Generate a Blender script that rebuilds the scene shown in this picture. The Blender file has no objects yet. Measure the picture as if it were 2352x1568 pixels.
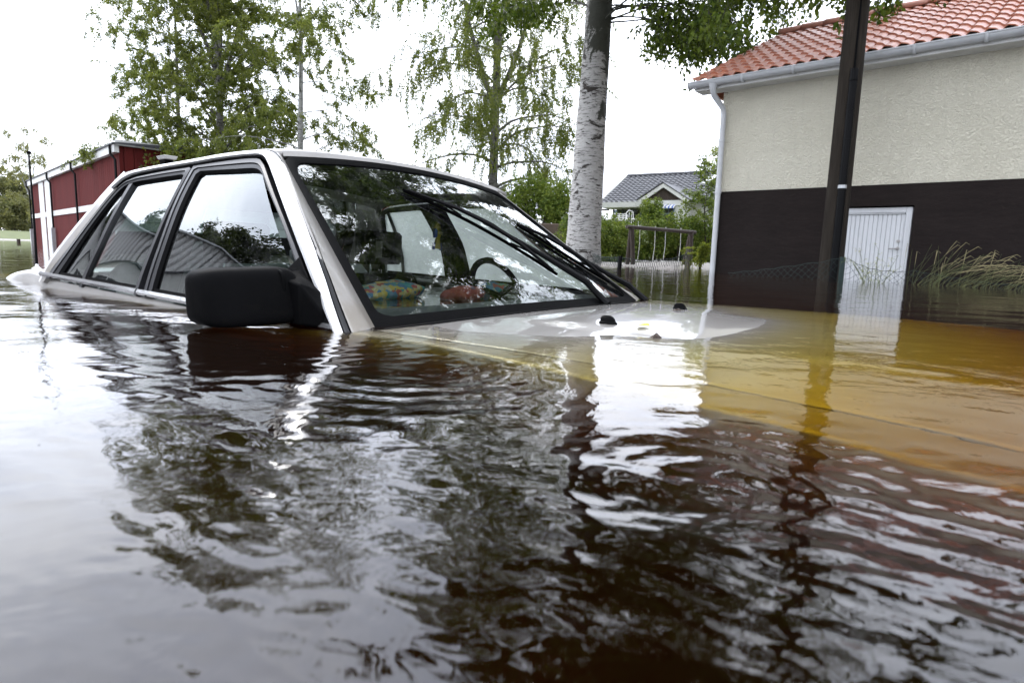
import bpy, math, random
import numpy as np
from mathutils import Vector, Matrix
from math import sin, cos, pi, radians, atan, sqrt, exp

random.seed(4); rng = np.random.default_rng(4)
sc = bpy.context.scene
col = sc.collection

# ------------------------------------------------------------------ camera
FPX, ROLL, CY, CAMH = 1403.2242, .0304, 200.0191, .1716      # in pixels of a 2352 wide picture
_p = atan(CY / FPX)
cF = np.array([0, cos(_p), -sin(_p)]); _u = np.array([0, sin(_p), cos(_p)]); _r = np.array([1., 0, 0])
cR = cos(ROLL) * _r + sin(ROLL) * _u; cU = -sin(ROLL) * _r + cos(ROLL) * _u
cam_d = bpy.data.cameras.new('camera'); cam = bpy.data.objects.new('camera', cam_d); col.objects.link(cam)
cam_d.sensor_width = 36; cam_d.lens = FPX / 2352 * 36; cam_d.clip_start = .01; cam_d.clip_end = 5000
cam.matrix_world = Matrix(((cR[0], cU[0], -cF[0], 0), (cR[1], cU[1], -cF[1], 0), (cR[2], cU[2], -cF[2], CAMH), (0, 0, 0, 1)))
cam_d.dof.use_dof = True; cam_d.dof.focus_distance = 2.1; cam_d.dof.aperture_fstop = 8
sc.camera = cam


def at(px, py, Y):
    """point of the place that stands Y metres ahead, seen along a sight line"""
    d = cF + (px - 1176) / FPX * cR - (py - 784) / FPX * cU
    t = Y / d[1]
    return np.array([d[0] * t, Y, CAMH + d[2] * t])


# ------------------------------------------------------------------ helpers
def tag(o, label=None, cat=None, group=None, kind=None):
    if label: o['label'] = label
    if cat: o['category'] = cat
    if group: o['group'] = group
    if kind: o['kind'] = kind
    return o


def empty(name, loc=(0, 0, 0), rz=0, label=None, cat=None, group=None):
    o = bpy.data.objects.new(name, None); col.objects.link(o)
    o.empty_display_size = .1; o.location = loc; o.rotation_euler = (0, 0, rz)
    return tag(o, label, cat, group)


def mesh_np(name, V, F, mat, parent=None, smooth=False):
    V = np.asarray(V, np.float32); F = np.asarray(F, np.int32)
    me = bpy.data.meshes.new(name); k = F.shape[1]
    me.vertices.add(len(V)); me.vertices.foreach_set('co', V.ravel())
    me.loops.add(F.size); me.loops.foreach_set('vertex_index', F.ravel())
    me.polygons.add(len(F))
    me.polygons.foreach_set('loop_start', np.arange(0, F.size, k, dtype=np.int32))
    me.polygons.foreach_set('use_smooth', np.full(len(F), bool(smooth)))
    me.update(calc_edges=True); me.validate()
    for m in (mat if isinstance(mat, (list, tuple)) else [mat]): me.materials.append(m)
    o = bpy.data.objects.new(name, me); col.objects.link(o)
    if parent: o.parent = parent
    return o


class MB:
    def __init__(s): s.v = []; s.f = []
    def add(s, V, F):
        b = len(s.v); s.v += [tuple(map(float, p)) for p in V]; s.f += [tuple(i + b for i in f) for f in F]
    def box(s, x0, x1, y0, y1, z0, z1):
        V = [(x, y, z) for x in (x0, x1) for y in (y0, y1) for z in (z0, z1)]
        s.add(V, [(0, 1, 3, 2), (4, 6, 7, 5), (0, 4, 5, 1), (2, 3, 7, 6), (0, 2, 6, 4), (1, 5, 7, 3)])
    def bbox(s, x0, x1, y0, y1, z0, z1, b=.01):
        """box with chamfered edges"""
        X, Y, Z = (x0, x0 + b, x1 - b, x1), (y0, y0 + b, y1 - b, y1), (z0, z0 + b, z1 - b, z1)
        c = Vector(((x0 + x1) / 2, (y0 + y1) / 2, (z0 + z1) / 2))
        pts = []
        for ix in (0, 1):
            for iy in (0, 1):
                for iz in (0, 1):
                    ex, ey, ez = (X[0], X[3])[ix], (Y[0], Y[3])[iy], (Z[0], Z[3])[iz]
                    fx, fy, fz = (X[1], X[2])[ix], (Y[1], Y[2])[iy], (Z[1], Z[2])[iz]
                    pts += [(ex, fy, fz), (fx, ey, fz), (fx, fy, ez)]
        s.hull(pts)
    def hull(s, pts):
        import bmesh
        bm = bmesh.new()
        for p in pts: bm.verts.new(p)
        r = bmesh.ops.convex_hull(bm, input=bm.verts)
        bm.verts.ensure_lookup_table(); bm.verts.index_update()
        s.add([v.co[:] for v in bm.verts], [[v.index for v in f.verts] for f in bm.faces]); bm.free()
    def tube(s, P, R, n=8, cap=True):
        P = [Vector(p) for p in P]
        if not hasattr(R, '__len__'): R = [R] * len(P)
        V = []; F = []; ref = None
        for i, p in enumerate(P):
            d = (P[min(i + 1, len(P) - 1)] - P[max(i - 1, 0)]).normalized()
            if ref is None: ref = Vector((0, 0, 1)) if abs(d.z) < .9 else Vector((1, 0, 0))
            a = d.cross(ref).normalized(); b = a.cross(d); ref = b
            for k in range(n):
                t = 2 * pi * k / n; V.append(p + (a * cos(t) + b * sin(t)) * R[i])
        for i in range(len(P) - 1):
            for k in range(n):
                F.append((i * n + k, i * n + (k + 1) % n, (i + 1) * n + (k + 1) % n, (i + 1) * n + k))
        if cap: F.append(tuple(range(n))[::-1]); F.append(tuple((len(P) - 1) * n + k for k in range(n)))
        s.add(V, F)
    def sheet(s, G, closed_u=False):
        """G[i][j] grid of points"""
        nu, nv = len(G), len(G[0]); V = [p for r in G for p in r]; F = []
        for i in range(nu - (0 if closed_u else 1)):
            for j in range(nv - 1):
                a, b = i, (i + 1) % nu
                F.append((a * nv + j, b * nv + j, b * nv + j + 1, a * nv + j + 1))
        s.add(V, F)
    def prism(s, poly, vec):
        n = len(poly); V = [Vector(p) for p in poly] + [Vector(p) + Vector(vec) for p in poly]
        s.add(V, [tuple(range(n))[::-1], tuple(range(n, 2 * n))] + [(i, (i + 1) % n, n + (i + 1) % n, n + i) for i in range(n)])
    def lathe(s, prof, c=(0, 0, 0), n=20):
        G = [[(c[0] + r * cos(2 * pi * k / n), c[1] + r * sin(2 * pi * k / n), c[2] + z) for r, z in prof] for k in range(n)]
        s.sheet(G, True)
    def build(s, name, mat, parent=None, smooth=False, bevel=0, solid=0, angle=40, subsurf=0):
        me = bpy.data.meshes.new(name); me.from_pydata(s.v, [], s.f); me.update()
        import bmesh
        bm = bmesh.new(); bm.from_mesh(me); bmesh.ops.recalc_face_normals(bm, faces=bm.faces)
        bm.to_mesh(me); bm.free()
        me.materials.append(mat)
        o = bpy.data.objects.new(name, me); col.objects.link(o)
        if parent: o.parent = parent
        if solid: m = o.modifiers.new('solid', 'SOLIDIFY'); m.thickness = solid; m.offset = -1
        if bevel: m = o.modifiers.new('bevel', 'BEVEL'); m.width = bevel; m.segments = 3; m.limit_method = 'ANGLE'; m.angle_limit = radians(35)
        if subsurf: m = o.modifiers.new('sub', 'SUBSURF'); m.levels = m.render_levels = subsurf
        if smooth:
            me.polygons.foreach_set('use_smooth', [True] * len(me.polygons))
            try: me.set_sharp_from_angle(angle=radians(angle))
            except Exception: pass
        return o


def copy_tree(o, parent=None):
    c = o.copy(); col.objects.link(c); c.parent = parent
    for ch in [x for x in bpy.data.objects if x.parent == o]: copy_tree(ch, c)
    return c


def resample(P, n):
    P = np.array(P, float); L = np.r_[0, np.cumsum(np.linalg.norm(np.diff(P, axis=0), axis=1))]
    t = np.linspace(0, L[-1], n)
    return np.stack([np.interp(t, L, P[:, k]) for k in range(P.shape[1])], 1)


def chaikin(P, k=2):
    P = [np.array(p, float) for p in P]
    for _ in range(k):
        Q = [P[0]]
        for a, b in zip(P[:-1], P[1:]): Q += [a * .75 + b * .25, a * .25 + b * .75]
        P = Q + [P[-1]]
    return P


# ------------------------------------------------------------------ materials
def nodes_of(name):
    m = bpy.data.materials.new(name); m.use_nodes = True
    nt = m.node_tree; nt.nodes.clear()
    return m, nt, nt.nodes, nt.links


def N(nt, t, **kw):
    n = nt.nodes.new(t)
    for k, v in kw.items():
        if k in n.inputs: n.inputs[k].default_value = v
        else: setattr(n, k, v)
    return n


def coords(nt, scale=(1, 1, 1), kind='Object'):
    tc = N(nt, 'ShaderNodeTexCoord'); mp = N(nt, 'ShaderNodeMapping'); mp.inputs['Scale'].default_value = scale
    nt.links.new(tc.outputs[kind], mp.inputs[0]); return mp.outputs[0]


def noise(nt, vec, scale, detail=4, rough=.55, dist=0):
    n = N(nt, 'ShaderNodeTexNoise'); n.inputs['Scale'].default_value = scale; n.inputs['Detail'].default_value = detail
    n.inputs['Roughness'].default_value = rough; n.inputs['Distortion'].default_value = dist
    nt.links.new(vec, n.inputs['Vector']); return n.outputs['Fac']


def ramp(nt, fac, stops):
    r = N(nt, 'ShaderNodeValToRGB'); e = r.color_ramp.elements
    while len(e) < len(stops): e.new(.5)
    for k, (p, c) in enumerate(stops):
        e[k].position = p; e[k].color = (*c, 1) if len(c) == 3 else c
    nt.links.new(fac, r.inputs[0]); return r.outputs[0]


def mixc(nt, f, a, b, blend='MIX'):
    m = N(nt, 'ShaderNodeMix', data_type='RGBA', blend_type=blend)
    for s, v in ((m.inputs[0], f), (m.inputs[6], a), (m.inputs[7], b)):
        if hasattr(v, 'is_linked'): nt.links.new(v, s)
        elif isinstance(v, tuple): s.default_value = (*v, 1)
        else: s.default_value = v
    return m.outputs[2]


def pmat(name, c, rough=.6, var=.0, vscale=3., c2=None, bump=0, bscale=20, metal=0, coat=0, spec=.5, sc3=(1, 1, 1), dirt=None):
    """plain surface with some mottling between two colours, and a fine bump"""
    m, nt, ns, ln = nodes_of(name)
    out = N(nt, 'ShaderNodeOutputMaterial'); b = N(nt, 'ShaderNodeBsdfPrincipled')
    ln.new(b.outputs[0], out.inputs[0])
    b.inputs['Roughness'].default_value = rough; b.inputs['Metallic'].default_value = metal
    b.inputs['Coat Weight'].default_value = coat; b.inputs['Coat Roughness'].default_value = .04
    b.inputs['Specular IOR Level'].default_value = spec
    vec = coords(nt, sc3)
    if c2 is None: c2 = tuple(x * (1 - var) for x in c)
    f = noise(nt, vec, vscale, 6, .6)
    cc = ramp(nt, f, [(.35, c2), (.65, c)])
    if dirt:
        f2 = noise(nt, vec, vscale * 5.3, 5, .7, 1.)
        cc = mixc(nt, ramp(nt, f2, [(.55, (0, 0, 0)), (.75, (1, 1, 1))]), cc, dirt)
    ln.new(cc, b.inputs['Base Color'])
    if bump:
        h = noise(nt, vec, bscale, 4, .6); bp = N(nt, 'ShaderNodeBump'); bp.inputs['Strength'].default_value = bump
        bp.inputs['Distance'].default_value = .02; ln.new(h, bp.inputs['Height']); ln.new(bp.outputs[0], b.inputs['Normal'])
    return m


def leafmat(name, a, b_, scale=.8, trans=.35):
    m, nt, ns, ln = nodes_of(name)
    out = N(nt, 'ShaderNodeOutputMaterial'); g = N(nt, 'ShaderNodeNewGeometry')
    vec = coords(nt)
    f = noise(nt, vec, scale, 3, .6)
    mx = N(nt, 'ShaderNodeMath', operation='ADD'); ln.new(f, mx.inputs[0])
    r2 = N(nt, 'ShaderNodeMath', operation='MULTIPLY_ADD'); ln.new(g.outputs['Random Per Island'], r2.inputs[0]); r2.inputs[1].default_value = .5; r2.inputs[2].default_value = -.25
    ln.new(r2.outputs[0], mx.inputs[1])
    c = ramp(nt, mx.outputs[0], [(.25, a), (.75, b_)])
    d = N(nt, 'ShaderNodeBsdfPrincipled'); d.inputs['Roughness'].default_value = .5; d.inputs['Specular IOR Level'].default_value = .14
    t = N(nt, 'ShaderNodeBsdfTranslucent'); mix = N(nt, 'ShaderNodeMixShader'); mix.inputs[0].default_value = trans
    ln.new(c, d.inputs['Base Color'])
    tcx = mixc(nt, 1., c, (1.5, 1.5, .7), 'MULTIPLY'); ln.new(tcx, t.inputs['Color'])
    ln.new(d.outputs[0], mix.inputs[1]); ln.new(t.outputs[0], mix.inputs[2]); ln.new(mix.outputs[0], out.inputs[0])
    return m


def glassmat(name, tint=(.62, .72, .68), refl=1.9, base=.02, bump=0.02, bscale=90, specks=0):
    """thin pane: tinted see-through plus a mirror that grows towards grazing"""
    m, nt, ns, ln = nodes_of(name)
    out = N(nt, 'ShaderNodeOutputMaterial'); tr = N(nt, 'ShaderNodeBsdfTransparent'); gl = N(nt, 'ShaderNodeBsdfGlossy')
    tr.inputs[0].default_value = (*tint, 1); gl.inputs['Roughness'].default_value = .0
    gl.inputs[0].default_value = (.97, 1., .99, 1)
    fr = N(nt, 'ShaderNodeFresnel'); fr.inputs['IOR'].default_value = 1.5
    ma = N(nt, 'ShaderNodeMath', operation='MULTIPLY_ADD', use_clamp=True); ln.new(fr.outputs[0], ma.inputs[0]); ma.inputs[1].default_value = refl; ma.inputs[2].default_value = base
    mix = N(nt, 'ShaderNodeMixShader'); ln.new(ma.outputs[0], mix.inputs[0]); ln.new(tr.outputs[0], mix.inputs[1]); ln.new(gl.outputs[0], mix.inputs[2])
    vec = coords(nt)
    h = noise(nt, vec, bscale, 2, .5); bp = N(nt, 'ShaderNodeBump'); bp.inputs['Strength'].default_value = bump; bp.inputs['Distance'].default_value = .01
    ln.new(h, bp.inputs['Height']); ln.new(bp.outputs[0], gl.inputs['Normal'])
    last = mix
    if specks:      # dried drops and dust on the pane
        f = noise(nt, vec, 260, 2, .5); f2 = noise(nt, coords(nt, (1, 1, .25)), 14, 5, .65, .5)
        w = N(nt, 'ShaderNodeMath', operation='MULTIPLY'); ln.new(ramp(nt, f, [(.62, (0, 0, 0)), (.72, (1, 1, 1))]), w.inputs[0]); w.inputs[1].default_value = specks
        w2 = N(nt, 'ShaderNodeMath', operation='MULTIPLY_ADD', use_clamp=True); ln.new(ramp(nt, f2, [(.5, (0, 0, 0)), (.8, (1, 1, 1))]), w2.inputs[0]); w2.inputs[1].default_value = specks * .45; ln.new(w.outputs[0], w2.inputs[2])
        df = N(nt, 'ShaderNodeBsdfDiffuse'); df.inputs[0].default_value = (.35, .36, .36, 1)
        m2 = N(nt, 'ShaderNodeMixShader'); ln.new(w2.outputs[0], m2.inputs[0]); ln.new(mix.outputs[0], m2.inputs[1]); ln.new(df.outputs[0], m2.inputs[2]); last = m2
    ln.new(last.outputs[0], out.inputs[0])
    return m


def barkmat(name, pale=(.42, .41, .38), dark=(.035, .03, .025), mossz=(3.2, 4.6), thick=1., moss=(.035, .037, .026), amount=.52, side=0):
    """birch bark: white with short dark cross marks, blotches, a mossy grey patch higher up"""
    m, nt, ns, ln = nodes_of(name)
    out = N(nt, 'ShaderNodeOutputMaterial'); b = N(nt, 'ShaderNodeBsdfPrincipled'); ln.new(b.outputs[0], out.inputs[0])
    b.inputs['Roughness'].default_value = .75; b.inputs['Specular IOR Level'].default_value = .25
    v1 = coords(nt, (thick, thick, 7.5 * thick)); v2 = coords(nt, (thick, thick, 2.2 * thick)); v3 = coords(nt, (1, 1, .55))
    lent = noise(nt, v1, 6.5, 3, .6); blot = noise(nt, v2, 2.1, 6, .66, 1.6); big = noise(nt, v3, 1.5, 8, .7, .8)
    c = ramp(nt, noise(nt, v2, 9, 5, .6), [(.3, tuple(x * .72 for x in pale)), (.7, pale)])
    c = mixc(nt, ramp(nt, lent, [(.57, (0, 0, 0)), (.63, (1, 1, 1))]), c, dark)
    l2 = noise(nt, coords(nt, (thick, thick, 11 * thick)), 3.6, 3, .55, .2)
    c = mixc(nt, ramp(nt, l2, [(.60, (0, 0, 0)), (.64, (.8, .8, .8))]), c, dark)
    c = mixc(nt, ramp(nt, blot, [(amount + .1, (0, 0, 0)), (amount + .14, (1, 1, 1))]), c, dark)
    tc = N(nt, 'ShaderNodeTexCoord'); sp = N(nt, 'ShaderNodeSeparateXYZ'); ln.new(tc.outputs['Object'], sp.inputs[0])
    mr = N(nt, 'ShaderNodeMapRange'); ln.new(sp.outputs[2], mr.inputs[0]); mr.inputs[1].default_value = mossz[0]; mr.inputs[2].default_value = mossz[1]
    mr.inputs[3].default_value = -.20; mr.inputs[4].default_value = .06
    sd = N(nt, 'ShaderNodeMath', operation='MULTIPLY_ADD'); ln.new(sp.outputs[0], sd.inputs[0]); sd.inputs[1].default_value = side; ln.new(mr.outputs[0], sd.inputs[2])
    ad = N(nt, 'ShaderNodeMath', operation='ADD'); ln.new(big, ad.inputs[0]); ln.new(sd.outputs[0], ad.inputs[1])
    c = mixc(nt, ramp(nt, ad.outputs[0], [(.5, (0, 0, 0)), (.53, (1, 1, 1))]), c, mixc(nt, noise(nt, v2, 22, 4), moss, (.055, .055, .045)))
    ln.new(c, b.inputs['Base Color'])
    bp = N(nt, 'ShaderNodeBump'); bp.inputs['Strength'].default_value = .6; bp.inputs['Distance'].default_value = .03
    hh = N(nt, 'ShaderNodeMath', operation='ADD'); ln.new(lent, hh.inputs[0]); ln.new(blot, hh.inputs[1])
    ln.new(hh.outputs[0], bp.inputs['Height']); ln.new(bp.outputs[0], b.inputs['Normal'])
    return m


M = {}
M['paint'] = pmat('car_paint', (.235, .223, .208), .32, .08, 2.5, coat=.35, bump=.015, bscale=300, dirt=(.19, .175, .15))
_nt = M['paint'].node_tree; _b = [x for x in _nt.nodes if x.type == 'BSDF_PRINCIPLED'][0]; _c = _b.inputs['Base Color'].links[0].from_socket      # silt left on the paint just above the water
_tc = N(_nt, 'ShaderNodeTexCoord'); _sp = N(_nt, 'ShaderNodeSeparateXYZ'); _nt.links.new(_tc.outputs['Object'], _sp.inputs[0]); _ma = N(_nt, 'ShaderNodeMath', operation='MULTIPLY_ADD'); _nt.links.new(noise(_nt, coords(_nt, (1, 1, .4)), 24, 5, .7), _ma.inputs[0]); _ma.inputs[1].default_value = -.09; _ad = N(_nt, 'ShaderNodeMath', operation='ADD'); _nt.links.new(_sp.outputs[2], _ad.inputs[0]); _ad.inputs[1].default_value = .05; _nt.links.new(_ad.outputs[0], _ma.inputs[2])
_nt.links.new(mixc(_nt, ramp(_nt, _ma.outputs[0], [(0, (0, 0, 0)), (.015, (.5, .5, .5)), (.045, (.5, .5, .5)), (.075, (0, 0, 0))]), _c, (.13, .11, .08)), _b.inputs['Base Color'])
M['paint_wet'] = pmat('wet_car_paint', (.27, .257, .242), .28, .06, 2.5, coat=1., bump=.01, bscale=300)
M['satin'] = pmat('satin_trim', (.016, .016, .018), .36, .3, 8, bump=.03, bscale=200, spec=.38)
M['rubber'] = pmat('black_rubber', (.002, .002, .0022), .5, .3, 8, bump=.05, bscale=120, spec=.03)
M['plastic'] = pmat('mirror_plastic', (.0025, .0025, .0028), .5, .35, 9, bump=.12, bscale=420, dirt=(.004, .0035, .003), spec=.025)
M['chrome'] = pmat('bright_trim', (.72, .72, .72), .16, .1, 10, metal=1, bump=.02, bscale=60)
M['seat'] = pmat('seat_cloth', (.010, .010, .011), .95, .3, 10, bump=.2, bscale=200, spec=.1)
M['dash'] = pmat('dash_vinyl', (.12, .125, .13), .5, .2, 6, bump=.1, bscale=200)
M['glass_side'] = glassmat('side_glass', (.40, .48, .46), 1.4, .06, .012, 7, .10)
M['glass_ws'] = glassmat('windscreen_glass', (.52, .58, .56), 1.55, .035, .03, 26, .12)
M['glass_rear'] = glassmat('rear_glass', (.28, .32, .31), 1., 0, .01, 9)
M['glass_far'] = glassmat('far_side_glass', (.70, .76, .73), 1., 0, .01, 9)
_n = M['glass_far'].node_tree; _o = [x for x in _n.nodes if x.type == 'OUTPUT_MATERIAL'][0]; _l = _o.inputs[0].links[0].from_socket
_t = N(_n, 'ShaderNodeBsdfTranslucent'); _t.inputs[0].default_value = (.85, .88, .86, 1); _m = N(_n, 'ShaderNodeMixShader')      # misted with condensation
_n.links.new(ramp(_n, noise(_n, coords(_n, (1, 1, 1)), 5, 4, .6), [(.3, (.42, .42, .42)), (.7, (.65, .65, .65))]), _m.inputs[0]); _n.links.new(_l, _m.inputs[1]); _n.links.new(_t.outputs[0], _m.inputs[2]); _n.links.new(_m.outputs[0], _o.inputs[0])
M['tiledark'] = pmat('grey_roof_tile', (.058, .06, .068), .6, .25, 4, bump=.2, bscale=30)
M['whitewood'] = pmat('white_board', (.62, .62, .60), .55, .1, 4, bump=.1, bscale=12, dirt=(.42, .41, .37))
M['metalgrey'] = pmat('galvanised_sheet', (.42, .43, .44), .38, .2, 4, metal=.6)
M['darkwood'] = pmat('dark_wood', (.045, .03, .022), .75, .35, 6, bump=.4, bscale=25, sc3=(3, 3, .4))
M['wire'] = pmat('green_wire', (.024, .037, .034), .6, .2, 20, spec=.1)
M['black'] = pmat('black_metal', (.003, .003, .0033), .45, .2, 8, spec=.08)
M['gutter'] = pmat('gutter_paint', (.56, .555, .55), .22, .06, 6, metal=.35, coat=.6)

# ------------------------------------------------------------------ sky, sun
w = bpy.data.worlds.new('World'); sc.world = w; w.use_nodes = True
nt = w.node_tree; nt.nodes.clear(); ln = nt.links
wo = N(nt, 'ShaderNodeOutputWorld'); bg = N(nt, 'ShaderNodeBackground'); bg.inputs['Strength'].default_value = .1
SUN_AZ, SUN_EL = radians(-46), radians(54)
sky = N(nt, 'ShaderNodeTexSky'); sky.sky_type = 'NISHITA'; sky.sun_disc = False
sky.sun_elevation = SUN_EL; sky.sun_rotation = SUN_AZ
tc = N(nt, 'ShaderNodeTexCoord'); mp = N(nt, 'ShaderNodeMapping'); mp.inputs['Scale'].default_value = (1, 1, 2.4); ln.new(tc.outputs['Generated'], mp.inputs[0])
cl = noise(nt, mp.outputs[0], 2.6, 6, .58, .5)
cloud = ramp(nt, cl, [(.30, (.62, .67, .80)), (.5, (.82, .86, .96)), (.72, (.98, 1, 1.05))])
sep = N(nt, 'ShaderNodeSeparateXYZ'); ln.new(tc.outputs['Generated'], sep.inputs[0])
el = N(nt, 'ShaderNodeMapRange'); ln.new(sep.outputs[2], el.inputs[0]); el.inputs[1].default_value = 0; el.inputs[2].default_value = .9; el.inputs[3].default_value = 12.0; el.inputs[4].default_value = 19
sdir = (sin(SUN_AZ) * cos(SUN_EL), cos(SUN_AZ) * cos(SUN_EL), sin(SUN_EL))      # cloud is brighter towards the hidden sun
nrm = N(nt, 'ShaderNodeVectorMath', operation='NORMALIZE'); ln.new(tc.outputs['Generated'], nrm.inputs[0]); dt = N(nt, 'ShaderNodeVectorMath', operation='DOT_PRODUCT'); ln.new(nrm.outputs[0], dt.inputs[0]); dt.inputs[1].default_value = sdir
glow = N(nt, 'ShaderNodeMapRange', interpolation_type='SMOOTHSTEP'); ln.new(dt.outputs['Value'], glow.inputs[0]); glow.inputs[1].default_value = -.7; glow.inputs[2].default_value = 1; glow.inputs[3].default_value = .62; glow.inputs[4].default_value = 1.4
elg = N(nt, 'ShaderNodeMath', operation='MULTIPLY'); ln.new(el.outputs[0], elg.inputs[0]); ln.new(glow.outputs[0], elg.inputs[1])
bright = N(nt, 'ShaderNodeVectorMath', operation='SCALE'); ln.new(cloud, bright.inputs[0]); ln.new(elg.outputs[0], bright.inputs['Scale'])
ln.new(mixc(nt, .9, sky.outputs[0], bright.outputs[0]), bg.inputs[0]); ln.new(bg.outputs[0], wo.inputs[0])
sl = bpy.data.lights.new('sun', 'SUN'); sun = bpy.data.objects.new('sun', sl); col.objects.link(sun)
sl.energy = .9; sl.angle = radians(18); sl.color = (1, .96, .9)
sd = Vector((sin(SUN_AZ) * cos(SUN_EL), cos(SUN_AZ) * cos(SUN_EL), sin(SUN_EL)))
sun.rotation_euler = sd.to_track_quat('Z', 'Y').to_euler(); sun.location = (-20, -10, 30)
sc.view_settings.view_transform = 'Standard'; sc.view_settings.look = 'None'; sc.view_settings.exposure = 1.2; sc.view_settings.gamma = 1

# ------------------------------------------------------------------ the car's own frame
CAZ, CTH = radians(35.7623), radians(-1.474)
CO = np.array([.0912, 1.9311, CAMH - .1775])
cW = np.array([sin(CAZ), cos(CAZ), 0]); cA = np.array([cos(CAZ), -sin(CAZ), 0]); cZ = np.array([0, 0, 1.])
cFw = cA * cos(CTH) + cZ * sin(CTH); cUp = -cA * sin(CTH) + cZ * cos(CTH)


def car2w(x, y, z): return CO + cFw * x + cW * y + cUp * z
def w2car(X, Y, Z=0.):
    dx, dy, dz = X - CO[0], Y - CO[1], Z - CO[2]
    return dx * cFw[0] + dy * cFw[1] + dz * cFw[2], dx * cW[0] + dy * cW[1] + dz * cW[2]


def sst(a, b, x):
    t = np.clip((x - a) / (b - a), 0, 1); return t * t * (3 - 2 * t)


# ------------------------------------------------------------------ ground
m, nt, ns, ln = nodes_of('ground_soil')
out = N(nt, 'ShaderNodeOutputMaterial'); b = N(nt, 'ShaderNodeBsdfPrincipled'); ln.new(b.outputs[0], out.inputs[0]); b.inputs['Roughness'].default_value = .95
vec = coords(nt)
geo = N(nt, 'ShaderNodeSeparateXYZ'); tcg = N(nt, 'ShaderNodeTexCoord'); ln.new(tcg.outputs['Object'], geo.inputs[0])
soil = ramp(nt, noise(nt, vec, 3, 6), [(.3, (.03, .02, .012)), (.7, (.07, .05, .03))])
grav = ramp(nt, noise(nt, vec, 38, 3, .7), [(.35, (.10, .095, .09)), (.6, (.34, .32, .30))])
grs = ramp(nt, noise(nt, vec, .9, 6, .7), [(.3, (.04, .055, .014)), (.7, (.09, .105, .03))])
mr = N(nt, 'ShaderNodeMapRange'); ln.new(geo.outputs[2], mr.inputs[0]); mr.inputs[1].default_value = -.05; mr.inputs[2].default_value = .01
c = mixc(nt, mr.outputs[0], soil, grav)
mr2 = N(nt, 'ShaderNodeMapRange'); ln.new(geo.outputs[2], mr2.inputs[0]); mr2.inputs[1].default_value = .13; mr2.inputs[2].default_value = .2
c = mixc(nt, mr2.outputs[0], c, grs); ln.new(c, b.inputs['Base Color'])
M['ground'] = m


def ground_z(X, Y):
    D = np.hypot(X, Y); A = np.degrees(np.arctan2(X, Y))
    g = sst(-9, -4, A) * (1 - sst(70, 100, A))
    bank = -.9 + .9 * sst(9.5, 13.2, D) + .10 * sst(13.2, 16.5, D) + 1.0 * sst(17.6, 18.6, D)
    z = -.9 * (1 - g) + bank * g
    z = z + (2.0 - z) * sst(120, 175, D) * (1 - g) * 1.0
    z = z + .03 * np.sin(X * 1.7 + 1) * np.sin(Y * 1.3) + .02 * np.sin(X * 5.1) * np.sin(Y * 4.3 + 2)
    return z


ang = np.radians(np.r_[np.arange(-180, -48, 4.), np.arange(-48, 48, .75), np.arange(48, 180, 4.)])
rad = np.r_[0.002, np.geomspace(.8, 40, 90), np.geomspace(43, 4000, 60)]
RR, AA = np.meshgrid(rad, ang, indexing='ij'); GX, GY = RR * np.sin(AA), RR * np.cos(AA)
GV = np.stack([GX, GY, ground_z(GX, GY)], -1).reshape(-1, 3)
na = len(ang); I, J = np.meshgrid(np.arange(len(rad) - 1), np.arange(na), indexing='ij')
GF = np.stack([I * na + J, (I + 1) * na + J, (I + 1) * na + (J + 1) % na, I * na + (J + 1) % na], -1).reshape(-1, 4)
GV = np.vstack([GV, [[0, 0, -.9]]]); cz = len(GV) - 1
GF = np.vstack([GF, np.array([[cz, j, (j + 1) % na, (j + 1) % na] for j in range(0)], int).reshape(-1, 4)])
g = mesh_np('ground', GV, GF[:, ::-1], M['ground'], None, True); tag(g, 'flooded ground with a gravel shore and a grassy garden terrace', kind='structure')

# ------------------------------------------------------------------ water
WR = 110.
ang = np.radians(np.r_[np.arange(-180, -50, 5.), np.arange(-50, 50, .15), np.arange(50, 180, 5.)])
rad = np.r_[np.geomspace(.12, 14, 520), np.geomspace(14.3, WR, 60)]
RR, AA = np.meshgrid(rad, ang, indexing='ij'); X, Y = RR * np.sin(AA), RR * np.cos(AA)
dr = .0092 * RR


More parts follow.
